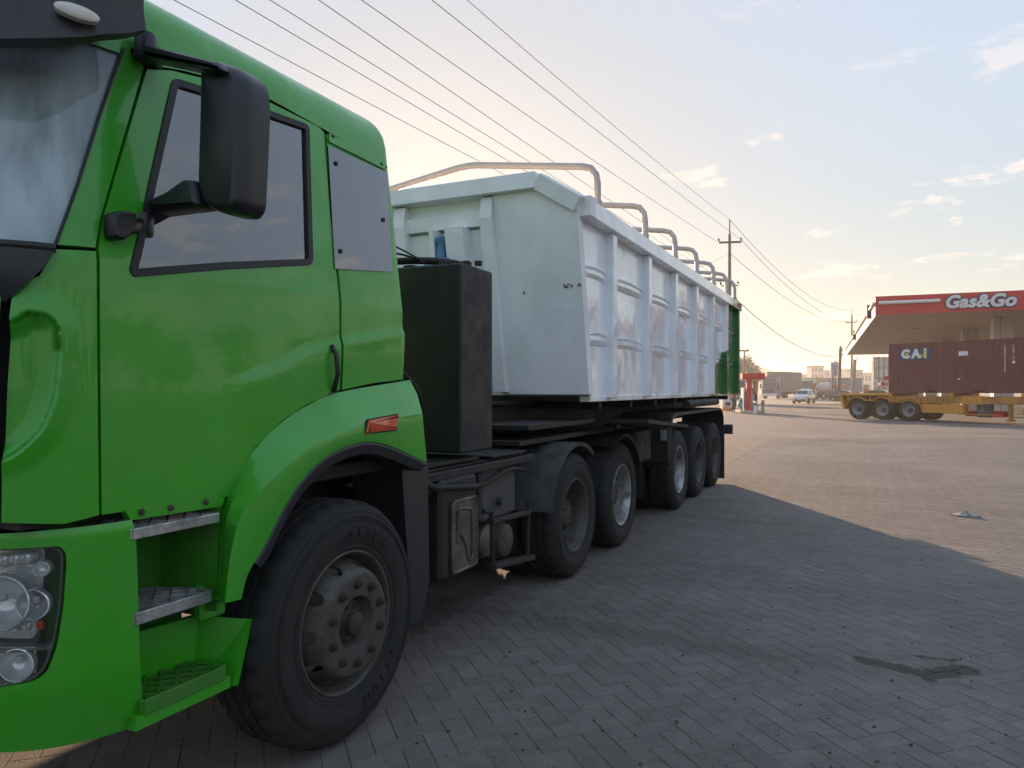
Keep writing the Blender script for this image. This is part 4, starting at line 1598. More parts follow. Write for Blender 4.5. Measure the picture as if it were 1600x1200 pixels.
m.tube(spline([(-3.5, HT0 + .05, tz - .2), (-3.1, HT0 + .05, tz + .02), (-2.8, HT0 + .10, tz + .05), (-2.55, HT0 + .2, tz + .05), (-2.38, HT0 + .26, tz + .02), (-2.33, HT0 + .28, tz + .015)], 30), .024, 8)
m.tube(spline([(-3.4, HT0 - .1, tz + .0), (-3.05, HT0 + .0, tz + .11), (-2.75, HT0 + .06, tz + .09), (-2.6, HT0 + .15, tz + .03)], 24), .007, 6)
m.tube(spline([(-3.4, HT0 - .15, tz + .05), (-3.0, HT0 + .0, tz + .19), (-2.8, HT0 + .05, tz + .15), (-2.62, HT0 + .12, tz + .05)], 24), .006, 6)
m.tube(spline([(-2.9, 3.22, 1.68), (-2.4, 3.3, 1.70), (-2.28, 3.45, 1.6), (-2.3, 3.6, 1.45), (-2.5, 3.8, 1.38)], 24), .012, 8)
m.build('hydraulic_hose', RUBBER, tank)
# ------------------------------------------------------------------ tipper trailer
YF0, YF1, YR = 5.74, 6.05, 14.06                     # front wall top and foot, tail
ZB, ZR0, ZR1 = 1.475, 2.985, 3.135
XO, XP = -2.08, -2.155                               # outer face of the stakes, sheet plane
trailer = thing('tipper_trailer', (XM, 10.5, 0), 'long white tipper trailer with roof hoops and a green tail, behind the green tractor', 'trailer')
tub = holder('tub', trailer)
yf = lambda z: YF1 + (YF0 - YF1) * (z - ZB) / (ZR1 - ZB)
posts = [6.56 + 1.245 * k for k in range(7)]
SIDES = ((False, lambda p: Vector(p)), (True, mx))
def xbox(m, lo, hi, b, far):
    lo, hi = Vector(lo), Vector(hi)
    if far: lo.x, hi.x = 2 * XM - hi.x, 2 * XM - lo.x
    return m.box(lo, hi, b)
for far, T in SIDES:
    ys = [None] + posts
    for k in range(len(posts)):
        y1 = posts[k] - .06
        m = MB()
        rows = []
        for zi in range(9):
            z = ZB + (ZR0 - ZB) * zi / 8
            y0 = yf(z) if k == 0 else posts[k - 1] + .06
            row = []
            for j in range(9):
                t = j / 8
                bulge = .012 * math.sin(PI * t) * math.sin(PI * zi / 8) * math.sin(3.1 * k + 1.3 * zi + 2.2 * t)
                row.append(T((XP + bulge, y0 + (y1 - y0) * t, z)))
            rows.append(row if not far else row[::-1])
        m.loft(rows)
        m.build('side_panel', TUB, tub)
        for zc in (1.98, 2.55):
            y0 = yf(zc) if k == 0 else posts[k - 1] + .055
            m = MB()
            n = 10
            prof = [(0, .062), (.034, .058), (.034, .050), (.006, .040), (.022, .026), (.030, .020), (.032, -.014), (.0, -.056)]
            rows = []
            for j in range(n + 1):
                t = j / n
                s = math.sin(PI * min(1, max(0, t))) ** .35
                arch = .014 * math.sin(PI * t)
                rows.append([T((XP + d * s + .001, y0 + (posts[k] - .055 - y0) * t, zc + h * (.55 + .45 * s) + arch)) for d, h in prof])
            m.loft(rows)
            m.build('pressed_rib', TUB, tub, fix=False, smooth=25)
    for k, y in enumerate(posts):
        m = MB()
        w = .062 if k < 6 else .075
        xbox(m, (XP - .03, y - w, ZB - .01), (XO, y + w, ZR0), .008, far)
        m.build('stake', TUB, tub)
    m = MB()
    yb = [yf(3.05) - .01] + [p for p in posts]
    m.beam(T((XO - .045, yf(3.05) + .10, (ZR0 + ZR1) / 2)), T((XO - .045, YR + .05, (ZR0 + ZR1) / 2)), .16, ZR1 - ZR0, .008)
    m.build('top_rail', TUB, tub)
    m = MB()
    m.beam(T((XO - .035, yf(3.05) - .03, (ZR0 + ZR1) / 2)), T((XO - .035, yf(3.05) + .098, (ZR0 + ZR1) / 2)), .18, ZR1 - ZR0 + .02, .006)
    m.build('rail_end', TUBF, tub)
    m = MB()
    m.beam(T((XP - .04, YF1, ZB - .012)), T((XP - .04, YR, ZB - .012)), .10, .05, .005)
    m.build('bottom_rail', TUB, tub)
# front wall with its channels and pocket
m = MB()
X0, X1 = 2 * XM - XP, XP
zc_top = 3.30
def FW_(x, z, d=0.0): return Vector((x, yf(z) - d, z))
poly = [(X0, ZB + .02), (X1 + .03, ZB + .02), (X1 + .03, 3.08), (X1 - .30, zc_top), (X0 + .30, zc_top), (X0 - .03, 3.08)]
m.prism(poly, lambda u, v, d: FW_(u, v, d), -.02, .02)
m.build('front_wall', TUBF, tub, fix=True, smooth=0)
for far, T in SIDES:
    m = MB()                                                    # corner sheet standing proud of the pocket in the middle
    poly = [(-2.88, ZB + .03), (X1 + .035, ZB + .03), (X1 + .035, 3.10), (X1 - .30, 3.29), (-2.88, 3.29)]
    a = [FW_(u, v, .10) for u, v in poly]
    m.add([T(p) for p in a], [tuple(range(5))])
    m.add([T(p) for p in (a[0], a[4], FW_(-2.88, 3.29, .02), FW_(-2.88, ZB + .03, .02))], [(0, 1, 2, 3)])
    m.add([T(p) for p in (a[0], a[1], FW_(X1 + .035, ZB + .03, .02), FW_(-2.88, ZB + .03, .02))], [(0, 1, 2, 3)])
    m.add([T(p) for p in (a[1], a[2], FW_(X1 + .035, 3.10, .0), FW_(X1 + .035, ZB + .03, .0))], [(0, 1, 2, 3)])
    m.build('corner_sheet', TUBF, tub, fix=True, smooth=0)
    m = MB()
    b0 = FW_(-2.915, ZB - .0, .085)
    m.add([], [])
    vs = []
    for z, dd, w in ((ZB + .05, .17, .075), (3.02, .17, .075), (3.20, .11, .075)):
        for x, d in ((-2.915 - w, .02), (-2.915 - w, dd), (-2.915 + w * .45, dd), (-2.915 + w * .45, .02)): vs.append(T(FW_(x, z, d)))
    m.add(vs, [(0, 1, 5, 4), (1, 2, 6, 5), (2, 3, 7, 6), (4, 5, 9, 8), (5, 6, 10, 9), (6, 7, 11, 10), (0, 3, 2, 1), (8, 9, 10, 11)])
    m.build('front_post', TUBF, tub, fix=True, smooth=0)
    # sloping corner of the front rail
    m = MB()
    m.beam(T(FW_(X1 - .30, 3.285, .08)), T(FW_(X1 + .045, 3.07, .06)), .14, .14, .006, up=(0, -.2, 1))
    m.build('rail_corner', TUBF, tub)
m = MB()
m.beam(FW_(X0 + .30, 3.285, .08), FW_(X1 - .302, 3.285, .08), .14, .14, .006)
m.build('front_rail', TUBF, tub)
m = MB()
m.prism([(XM - .39, 2.97), (XM + .39, 2.97), (XM + .39, 3.09), (XM - .39, 3.09)], FW_, .02, .12)
m.prism([(XM - .39, 2.35), (XM + .39, 2.35), (XM + .39, 2.95), (XM - .39, 2.95)], FW_, .02, .07)
m.prism([(XM + .06, 2.60), (XM + .24, 2.60), (XM + .24, 2.96), (XM + .06, 2.96)], FW_, .068, .22)
m.prism([(XM - .10, 2.60), (XM - .06, 2.60), (XM - .06, 2.96), (XM - .10, 2.96)], FW_, .068, .22)
m.build('ram_mounting', TUBF, tub, fix=True, smooth=0)
ram = MB()
cx = XM + .0
ram.tube([(cx, 5.48, 1.20), (cx, 5.60, 2.60)], .085, 18)
ram.tube([(cx, 5.60, 2.60), (cx, 5.63, 2.86)], .045, 14)
ram.beam((cx, 5.56, 2.54), (cx, 5.60, 2.68), .26, .16, .02, up=(0, 1, 0))
ram.tube([(cx - .055, 5.64, 2.86), (cx + .055, 5.64, 2.86)], .05, 14)
ram.build('hydraulic_ram', BLUEM, trailer)
# floor, far sheet, tail gate
m = MB()
m.box((X0 + .01, YF1 + .03, ZB - .03), (X1 - .01, YR - .02, ZB + .02))
m.build('tub_floor', FRAMEB, tub)
m = MB()
m.box((X0, YR - .02, ZB), (X1, YR + .03, 3.0), .005)
for x in (-4.3, -3.7, -3.06, -2.45): m.box((x - .05, YR + .03, ZB), (x + .05, YR + .09, 2.98), .005)
m.build('tail_gate', mat('tail_green', (.012, .16, .035), .35, coat=.5), tub)
for y in np.arange(6.5, 14, 1.0):
    m = MB()
    m.box((X0 + .05, y - .04, ZB - .11), (X1 - .05, y + .04, ZB - .031), .004)
    m.build('cross_member', FRAMEB, tub)
# scribbled marks and the lighter cloud of repaint on the front wall
mk = MB()
r2 = random.Random(5)
def mark(px, py, w):
    c = at_lat(px, py, -2.3)
    z = H - (py - HOR) / F * 6.6
    a = at_s(px, py, yf(2.3) - .108)
    pts = [FW_(a.x + r2.uniform(-w, w), a.z + r2.uniform(-.018, .018), .103) for _ in range(4)]
    mk.tube(pts, .0035, 5)
for px in (882, 886, 890, 894, 905, 908): mark(px, 447 + r2.uniform(-2, 2), .012)
mark(819, 457, .008)
mk.build('scrawl', RUBBER, tub)

# roof hoops
hy = [6.08, 7.62, 8.98, 10.27, 11.52, 12.70, 13.55]
for y in hy:
    zt, za = 3.50, 3.655
    pts = [Vector((-2.09, y, ZR1 - .02)), Vector((-2.09, y, zt - .17)), Vector((-2.105, y, zt - .085)), Vector((-2.15, y, zt - .025)), Vector((-2.23, y, zt)), Vector((-2.32, y, zt + .012))]
    apex = [Vector((XM + .10, y, za - .006)), Vector((XM, y, za))]
    right = pts + apex
    left = [mx(p) for p in right[:-1]][::-1]
    m = MB()
    m.tube(right + left, .030, 12)
    m.tube([(-2.09, y, ZR1 - .0), (-2.09, y, ZR1 + .05)], .038, 12)
    m.build('hoop', PIPEW, trailer)

# running gear
TY = [9.52, 10.76, 12.0]
for i, y in enumerate(TY):
    wheel(trailer, -2.15, y, .51, False, 'rear', i * .7, ME_RS if i == 0 else ME_RR)
    wheel(trailer, 2 * XM + 2.15, y, .51, True, 'rear', i * .4)
    m = MB()
    m.tube([(XM - .95, y, .51), (XM + .95, y, .51)], .075, 14)
    m.build('axle', FRAMEB, trailer)
m = MB()
for x in (XM - .48, XM + .48):
    m.box((x - .07, 4.9, 1.06), (x + .07, 13.9, 1.09), .004)
    m.box((x - .07, 4.9, 1.41), (x + .07, 13.9, 1.443), .004)
    m.box((x - .012, 4.95, 1.088), (x + .012, 13.85, 1.412))
for y in (5.1, 6.3, 7.5, 8.7, 9.9, 11.1, 12.3, 13.6): m.box((XM - .47, y - .05, 1.12), (XM + .47, y + .05, 1.34), .006)
m.build('trailer_frame', FRAMEB, trailer)
m = MB()
m.box((XM - 1.0, 5.0, 1.12), (XM + 1.05, 7.3, 1.16), .005)
m.box((-2.9, 5.05, 1.235), (-2.28, 6.6, 1.275), .004)
quadbox(m, [(-2.28, 6.6, 1.275), (-2.28, 8.3, 1.15), (-2.28, 8.3, 1.12), (-2.28, 6.6, 1.235)], .5)
m.build('kingpin_plate', FRAMEB, trailer, fix=True)
for far, T in SIDES:
    m = MB()
    xbox(m, (-2.75, 8.25, .35), (-2.60, 8.40, 1.2), .01, far)
    xbox(m, (-2.82, 8.20, .28), (-2.53, 8.45, .35), .01, far)
    m.build('landing_leg', FRAMEB, trailer)
    # long wing over the three axles: top sheet, front apron, rounded lip
    m = MB()
    path = [(8.86, .62), (8.86, .95), (8.90, 1.13), (9.02, 1.22), (9.2, 1.25), (12.25, 1.25), (12.5, 1.22), (12.62, 1.12), (12.66, .9), (12.66, .8)]
    rows = [[T((x, y, z)) for y, z in path] for x in (-2.78, -2.13)]
    rows += [[T((-2.12, y + (.03 if y < 9 else (-.03 if y > 12.4 else 0)), z - .035)) for y, z in path]]
    m.loft(rows)
    m.build('wing', FRAMEB, trailer, fix=True, smooth=50)
    m = MB()
    xbox(m, (-2.80, 8.80, .66), (-2.13, 8.84, 1.16), .005, far)
    m.build('wing_apron', FRAMEB, trailer)
    m = MB()
    xbox(m, (-2.22, 8.765, .93), (-2.15, 8.797, 1.06), .004, far)
    m.build('reflector_plate', mat('grey_reflector', (.22, .22, .23), .4), trailer)
    m = MB()
    xbox(m, (-2.68, 12.60, .06), (-2.11, 12.615, .95), .004, far)  # rear flap lengthened almost to the ground to give a straight shadow edge
    m.build('tail_shadow_flap', BLACKP, trailer)
    m = MB()
    xbox(m, (-2.12, 12.64, .80), (-1.99, 12.74, .96), .01, far)
    m.build('tail_lamp', BLACKP, trailer)
    m = MB()
    m.tube([T((-2.16, 9.9, 1.35)), T((-2.16, 12.1, 1.35))], .055, 12)
    m.build('rolled_sheet_pole', FRAMEB, trailer)
    m = MB(); m.tube([T((-2.95, 8.7, .66)), T((-2.95, 9.45, .70))], .19, 20)  # cylinder added under the frame to block a gap of sunlight
    m.build('underframe_cylinder', FRAMEB, trailer)
    m = MB()
    xbox(m, (-2.45, 7.6, .75), (-2.18, 8.2, 1.12), .03, far)
    m.build('side_locker', FRAMEB, trailer)
m = MB()
m.box((XM - 1.2, 12.63, .55), (XM + 1.2, 12.75, .70), .01)
for x in (-.6, .6): m.box((XM + x - .05, 12.64, .6), (XM + x + .05, 12.74, 1.1), .01)
m.build('under_run_bar', FRAMEB, trailer)
# ------------------------------------------------------------------ container trailer at the filling station
YEL = mat('yellow_trailer_paint', (.52, .21, .02), .5, var=.12, vscale=2, dirt=((.16, .09, .045), .75, 2.2))
YEL2 = mat('yellow_clean_paint', (.62, .27, .02), .45, var=.1, vscale=2, dirt=((.2, .11, .05), .4, 2.0))
BROWN = mat('oxide_container_paint', (.15, .034, .030), .55, var=.12, vscale=1.2, dirt=((.20, .085, .07), .3, 1.6), stretch=(1, 1, .35))
WHITE = mat('white_paint', (.72, .72, .71), .45, var=.05)
NAVY = mat('navy_paint', (.03, .04, .12), .5)
LIME = mat('lime_paint', (.62, .52, .05), .5)
REDP = mat('red_paint', (.56, .028, .024), .42, var=.08, vscale=.6)
DARKL = mat('dark_letter_paint', (.035, .03, .028), .6)
W1 = at_z(1340, 655)
RZ = math.atan2(-.514, .857)
yt = thing('container_trailer', (W1.x, W1.y, 0), 'yellow three-axle skeletal trailer carrying the brown container by the filling station', 'trailer', rz=RZ)
LW = False
def ywheel(x, y, back):
    M = Matrix.Translation((x, y, .515)) @ Matrix.Rotation(PI if back else 0, 4, 'Z') @ Matrix.Rotation(-PI / 2, 4, 'Z') @ Matrix.Rotation(x, 4, 'X')
    w = holder('wheel', yt, M)
    put('tyre', ME_TYRE, w); put('tyre', ME_TYRE, w, Matrix.Translation((-.345, 0, 0)))
    put('rim', ME_YR, w)
    put('hub', ME_HR, w)
    for i in range(10):
        t = 2 * PI * i / 10
        put('wheel_nut', ME_NUT, w, Matrix.Translation((-.195, .15 * math.cos(t), .15 * math.sin(t))))
ME_YR = rim_rear_mesh(mat('pale_trailer_rim', (.42, .40, .42), .5, metal=.2, var=.2, dirt=((.1, .07, .05), .5, 9)))
for x in (0, 1.31, 2.62):
    ywheel(x, 0, False); ywheel(x, 2.45, True)
    m = MB(); m.tube([(x, .3, .515), (x, 2.15, .515)], .07, 10); m.build('axle', FRAMEB, yt, False)
m = MB()
for y in (.72, 1.73):
    m.box((-.85, y - .07, .86), (11.2, y + .07, 1.20), .01)
for x in (-.6, .6, 2.0, 3.4, 5.0, 6.6, 8.6, 10.8): m.box((x - .06, .1, .98), (x + .06, 2.35, 1.19), .01)
m.build('skeletal_frame', YEL, yt, False)
m = MB(); m.box((-1.0, -.02, 1.215), (1.60, 2.47, 1.33), .012); m.build('rear_deck', YEL2, yt, False)
m = MB(); m.box((1.62, .0, .88), (9.5, .05, 1.20), .008); m.build('side_beam', YEL, yt, False)
for x in (1.72, 4.6, 7.58):
    m = MB(); m.box((x - .1, -.02, 1.205), (x + .1, 2.47, 1.36), .01); m.build('bolster', YEL2, yt, False)
m = MB()
m.add([Vector(p) for p in [(-1.0, -.02, 1.21), (-.86, -.02, 1.21), (-.66, -.02, .50), (-.80, -.02, .50), (-1.0, 2.47, 1.21), (-.86, 2.47, 1.21), (-.66, 2.47, .50), (-.80, 2.47, .50)]],
      [(0, 1, 2, 3), (7, 6, 5, 4), (0, 4, 5, 1), (1, 5, 6, 2), (2, 6, 7, 3), (3, 7, 4, 0)])
m.build('tail_panel', YEL2, yt, False, fix=True)
m = MB()
arcs = []
for i, xc in enumerate((0, 1.31, 2.62)):
    a0, a1 = (R(172), R(48)) if i == 0 else ((R(132), R(48)) if i == 1 else (R(132), R(-5)))
    arcs += [(xc + .64 * math.cos(a0 + (a1 - a0) * k / 12), .53 + .64 * math.sin(a0 + (a1 - a0) * k / 12)) for k in range(13)]
rows = [[Vector((x, y, z - dz)) for x, z in arcs] for y, dz in ((-.06, .055), (-.07, 0), (.60, 0))]
m.loft(rows); m.build('wavy_wing', YEL2, yt, False, fix=True, smooth=40)
m = MB(); m.box((3.28, -.02, .42), (5.15, .45, .84), .02); m.build('side_locker', YEL2, yt, False)
m = MB(); m.box((5.05, -.03, .86), (5.95, .06, 1.24), .015); m.build('locker_door', YEL2, yt, False)
m = MB(); m.tube([(4.2, 2.3, .38), (6.1, 2.3, .38)], .14, 14); m.build('red_cylinder', REDP, yt, False)
m = MB(); m.lathe([(0, 0), (.30, 0), (.33, .03), (.33, .75), (.30, .78), (0, .78)], 24, (5.9, .35, .28), 'z'); m.build('water_tank', TANKM, yt, False)
m = MB(); m.beam((4.9, -.0, .40), (6.6, -.0, .40), .03, .05); m.beam((5.2, 0, .42), (5.2, 0, .86), .04, .04); m.build('side_guard', YEL, yt, False)
m = MB(); m.box((6.35, -.03, .30), (6.75, .02, .46), .005); m.build('red_white_board', REDP, yt, False)
for y in (.35, 2.1):
    m = MB(); m.box((6.85, y - .07, .2), (7.0, y + .07, 1.0), .01); m.box((6.78, y - .14, .12), (7.07, y + .14, .2), .01); m.beam((6.9, y, .9), (7.5, y, .9), .05, .05); m.build('landing_leg', YEL, yt, False)
m = MB(); m.lathe([(0, 0), (.24, 0), (.28, .04), (.28, .70), (.24, .74), (0, .74)], 24, (7.55, .20, .62), 'x'); m.build('fuel_tank', YEL2, yt, False)
m = MB(); m.text('TRANSIT GOODS', .31, lambda u, v, w: Vector((3.25 + u, -.003 - w, 1.045 + v)), .012, .002, spacing=1.28); m.build('lettering', YEL2, yt, False, smooth=0)
m = MB(); m.text('TRANSIT GOODS', .31, lambda u, v, w: Vector((3.25 + u + .025, -.001 - w * .3, 1.045 + v - .012)), .004, .018, spacing=1.28); m.build('lettering_outline', DARKL, yt, False, smooth=0)

# container
CL, CH, CW = 6.06, 2.42, 2.44
Mc = Matrix.Translation((W1.x, W1.y, 0)) @ Matrix.Rotation(RZ, 4, 'Z')
c0 = Mc @ Vector((1.62, .0, 1.365))
ct = thing('shipping_container', c0, 'rust brown twenty-foot container with blue and white lettering, on the yellow trailer', 'container', rz=RZ)
def corr(m, n, L0, L1, z0, z1, fn, dep=.036):
    p = (L1 - L0) / n
    us = []
    for i in range(n):
        a = L0 + p * i
        us += [(a, 0), (a + p * .28, 0), (a + p * .5, dep), (a + p * .78, dep)]
    us.append((L1, 0))
    m.loft([[fn(u, d, z) for u, d in us] for z in (z0, z1)])
m = MB(); corr(m, 22, .10, CL - .10, .14, CH - .08, lambda u, d, z: Vector((u, .012 + d, z))); m.build('side_wall', BROWN, ct, False, fix=True, smooth=0)
m = MB(); corr(m, 22, .10, CL - .10, .14, CH - .08, lambda u, d, z: Vector((u, CW - .012 - d, z))); m.build('side_wall', BROWN, ct, False, fix=True, smooth=0)
m = MB(); corr(m, 9, .08, CW - .08, .14, CH - .08, lambda u, d, z: Vector((.012 + d, u, z))); m.build('end_wall', BROWN, ct, False, fix=True, smooth=0)
m = MB(); m.box((CL - .05, .08, .12), (CL - .012, CW - .08, CH - .08)); m.build('door_end', BROWN, ct, False)
m = MB(); m.box((.05, .05, CH - .05), (CL - .05, CW - .05, CH - .01)); m.build('container_roof', BROWN, ct, False)
for x in (0, CL - .11):
    for y in (0, CW - .11):
        m = MB(); m.box((x, y, .1), (x + .11, y + .11, CH - .1), .004); m.build('corner_post', BROWN, ct, False)
        for z in (0, CH - .1):
            m = MB(); m.box((x - .004, y - .004, z), (x + .14, y + .114, z + .1), .008); m.build('corner_casting', BROWN, ct, False)
for y in (0, CW - .06):
    m = MB()
    for a, b in ((.14, 1.9), (2.35, 3.95), (4.4, CL - .14)): m.box((a, y, .0), (b, y + .06, .14), .004)
    m.build('bottom_rail', BROWN, ct, False)
    m = MB(); m.box((.14, y, CH - .09), (CL - .14, y + .06, CH - .005), .004); m.build('top_rail', BROWN, ct, False)
def CF(u, v, w): return Vector((u, .004 - w, v))
m = MB(); m.prism([(.52, 1.60), (2.08, 1.60), (2.08, 2.14), (.52, 2.14)], CF, 0, .004); m.build('logo_panel', NAVY, ct, False)
m = MB()
for ch, x, s in (('C', .86, .56), ('A', 1.36, .56), ('I', 1.80, .56)): m.text(ch, s, lambda u, v, w, x=x: CF(x + u, 1.87 + v, .006 + w), .008, .038)
m.build('logo_lettering', WHITE, ct, False, smooth=0)
m = MB(); m.prism(circle(.075, 16, (.92, 1.87)), CF, .010, .018); m.prism([(1.56, 1.70), (1.68, 1.70), (1.68, 1.84), (1.56, 1.84)], CF, .016, .022); m.prism([(1.80, 1.70), (1.88, 1.70), (1.88, 2.04), (1.80, 2.04)], CF, .016, .022)
m.build('logo_dots', LIME, ct, False, smooth=0)
m = MB(); m.prism([(3.30, 1.72), (3.70, 1.72), (3.70, 1.92), (3.30, 1.92)], CF, 0, .005); m.prism([(3.25, .62), (3.38, .62), (3.38, .68), (3.25, .68)], CF, 0, .005)
m.build('white_plate', WHITE, ct, False)
m = MB()
for i, ch in enumerate('CAXU2727068'): m.text(ch, .125, lambda u, v, w, i=i: CF(5.22 + u, 2.06 - .108 * i + v, .002 + w), .004, .002)
for i, ch in enumerate('22G1'): m.text(ch, .125, lambda u, v, w, i=i: CF(5.55 + u, 2.06 - .108 * i + v, .002 + w), .004, .002)
m.prism(circle(.07, 6, (5.56, 1.36)), CF, .002, .006)
m.build('number_lettering', WHITE, ct, False, smooth=0)
m = MB(); m.prism([(5.49, 1.48), (5.62, 1.48), (5.62, 1.62), (5.49, 1.62)], CF, .002, .006); m.build('orange_sticker', mat('orange_sticker', (.45, .15, .02), .5), ct, False)

# ------------------------------------------------------------------ filling station canopy
ZN = 40.0
Z0c, Z1c = 5.60, 6.58
e = Vector((.387 * C_ - .922 * S_, .387 * S_ + .922 * C_, 0))          # along the long side, away from the camera
fdir = Vector((.922 * C_ + .387 * S_, .922 * S_ - .387 * C_, 0))       # along the front
N0 = cz(.494 * ZN, ZN)
LONG, WIDE = 51.0, 17.0
cn = thing('filling_station_canopy', (N0.x, N0.y, 0), 'filling station canopy with red fascia lettered Gas&Go above the brown container', 'canopy')
FASC_W = mat('cream_fascia', (.62, .54, .46), .5, var=.05, vscale=.4)
SOFF = mat('beige_soffit_panel', (.48, .42, .35), .55, var=.08, vscale=.5)
def CN(u, w, z): return N0 + fdir * u + e * w + Vector((0, 0, z))
def cbox(m, u0, u1, w0, w1, z0, z1):
    vs = [CN(u, w, z) for z in (z0, z1) for w in (w0, w1) for u in (u0, u1)]
    m.add(vs, [(0, 2, 3, 1), (4, 5, 7, 6), (0, 1, 5, 4), (2, 6, 7, 3), (0, 4, 6, 2), (1, 3, 7, 5)])
m = MB(); cbox(m, 0.0, WIDE, 0.0, .18, Z0c, Z1c); m.build('red_fascia', REDP, cn, fix=True)
m = MB(); cbox(m, -.004, .18, .184, LONG, Z0c + .004, Z1c - .02); m.build('side_fascia', FASC_W, cn, fix=True)
m = MB(); cbox(m, .0, WIDE, LONG, LONG + .18, Z0c, Z1c); m.build('rear_fascia', REDP, cn, fix=True)
m = MB(); cbox(m, WIDE, WIDE + .18, 0, LONG, Z0c, Z1c); m.build('far_fascia', REDP, cn, fix=True)
m = MB(); cbox(m, .0, .02, .19, LONG, Z0c - .06, Z0c + .003); m.build('red_edge_strip', REDP, cn, fix=True)
m = MB(); m.tube([CN(-.10, -.08, (Z0c + Z1c) / 2 + .12), CN(-.10, LONG, (Z0c + Z1c) / 2 + .12)], .085, 10); m.build('side_light_tube', FASC_W, cn)
m = MB(); m.tube([CN(.15, -.10, (Z0c + Z1c) / 2 + .12), CN(3.05, -.10, (Z0c + Z1c) / 2 + .12)], .095, 10); m.build('front_light_tube', WHITE, cn)
m = MB(); m.tube([CN(6.85, -.10, (Z0c + Z1c) / 2 + .12), CN(WIDE, -.10, (Z0c + Z1c) / 2 + .12)], .095, 10); m.build('front_light_tube', WHITE, cn)
for w in (3.5, 24.0):
    m = MB(); cbox(m, -.24, .0, w, w + .5, Z0c + .12, Z1c - .08); m.build('tube_bracket', FRAMEB, cn, fix=True)
m = MB(); cbox(m, .2, WIDE, .2, LONG, Z1c - .12, Z1c - .05); m.build('canopy_roof', FASC_W, cn, fix=True)
for i in range(14):
    for_ = MB()
    w0 = .2 + (LONG - .2) / 14 * i
    cbox(for_, .2, WIDE, w0, w0 + (LONG - .2) / 14 - .03, Z0c + .02, Z0c + .06)
    for_.build('soffit_panel', SOFF, cn, fix=True)
LTM = lambda u, v, w: CN(4.82 + u, -.02 - w, 6.09 + v)
m = MB(); m.text('Gas&Go', .90, lambda u, v, w: LTM(u, v, w * .5), .04, .09, .22, spacing=1.02); m.build('lettering_outline', NAVY, cn, smooth=0)
m = MB(); m.text('Gas&Go', .90, lambda u, v, w: LTM(u, v, w + .03), .05, .036, .22, spacing=1.02); m.build('lettering', WHITE, cn, smooth=0)
COLM = mat('column_cladding', (.52, .46, .40), .4, var=.08)
for k in range(5):
    w = 4.0 + 9.8 * k
    for u in (6.2,):
        m = MB(); cbox(m, u, u + .95, w, w + .95, 0, Z0c + .02); m.build('column', COLM, cn, fix=True)
        m = MB(); cbox(m, u + .30, u + .32, w - .012, w - .001, 0, Z0c + .02); m.build('cladding_joint', FRAMEB, cn, fix=True)
    m = MB(); cbox(m, 14.2, 15.1, w, w + .95, 0, Z0c + .02); m.build('column', COLM, cn, fix=True)
for k in range(6):
    for u in (3.0, 9.5):
        m = MB(); cbox(m, u, u + .5, 4 + 8 * k, 4.5 + 8 * k, Z0c - .05, Z0c + .019); m.build('soffit_light', WHITE, cn, fix=True)

# ------------------------------------------------------------------ fuel pump kiosk with the red T portal, bollards, extinguisher
PZ = 48.0
def pk(px, py): return at_depth(px, py, PZ)
pump = thing('fuel_pump', at_z(1176, 645), 'red T-shaped portal with a white fuel pump, on the kerb beyond the tipper tail', 'fuel pump')
ux = Vector((C_, S_, 0)); uz = Vector((-S_, C_, 0))
def pbox(m, px0, px1, py0, py1, d0, d1, b=.01):
    a, c = pk(px0, py1), pk(px1, py0)
    o = a; w = (c - a).dot(ux); h = max(c.z, 0) - max(a.z, 0)
    M = Matrix(((ux.x, uz.x, 0, o.x), (ux.y, uz.y, 0, o.y), (0, 0, 1, max(o.z, 0)), (0, 0, 0, 1)))
    m.box((0, d0, 0), (w, d1, h), b, M)
m = MB(); pbox(m, 1158, 1193, 583, 593, -.3, 1.0, .02); m.build('portal_header', REDP, pump)
m = MB(); pbox(m, 1165.5, 1172.5, 593.2, 646, -.2, .1, .01); m.build('portal_post', REDP, pump)
m = MB(); pbox(m, 1173.2, 1178.8, 593.2, 620, .5, .8, .01); m.build('portal_post', REDP, pump)
m = MB(); pbox(m, 1163, 1181, 606, 644, .15, .75, .03); m.build('pump_body', WHITE, pump)
m = MB(); pbox(m, 1179.5, 1184.5, 595, 615, .0, .4, .02); m.build('pump_display', mat('tan_panel', (.45, .30, .15), .5), pump)
m = MB(); pbox(m, 1180.5, 1184, 615.2, 642, .05, .45, .02); m.build('pump_side', GUARDG, pump)
m = MB()
m.tube(spline([pk(1175, 606), pk(1177, 612), pk(1180, 618), pk(1182, 630), pk(1180, 640), pk(1175, 641), pk(1172, 636)], 24), .03, 6)
m.tube(spline([pk(1165, 612), pk(1163, 625), pk(1164, 636), pk(1167, 640)], 16), .03, 6)
m.build('hose', RUBBER, pump)
isl = MB(); pbox(isl, 1155, 1188, 641.5, 645.6, -.35, 1.6, .03)
isl.build('island_kerb', mat('pale_kerb', (.5, .47, .42), .7, var=.1), pump)
ex = thing('fire_extinguisher', pk(1176, 641), 'small red fire extinguisher on the pump island', 'fire extinguisher')
m = MB(); c = pk(1177, 641) - uz * .2; m.lathe([(0, 0), (.085, 0), (.09, .03), (.09, .58), (.06, .66), (.025, .68), (.025, .74), (0, .74)], 16, c, 'z'); m.build('cylinder_body', REDP, ex)
m = MB(); m.tube([c + Vector((0, 0, .72)), c + ux * .08 + Vector((0, 0, .76)), c + ux * .12 + Vector((0, 0, .6)), c + ux * .11 + Vector((0, 0, .3))], .015, 6); m.build('extinguisher_hose', RUBBER, ex)
BOLL = mat('concrete_bollard', (.40, .38, .36), .7, var=.15)
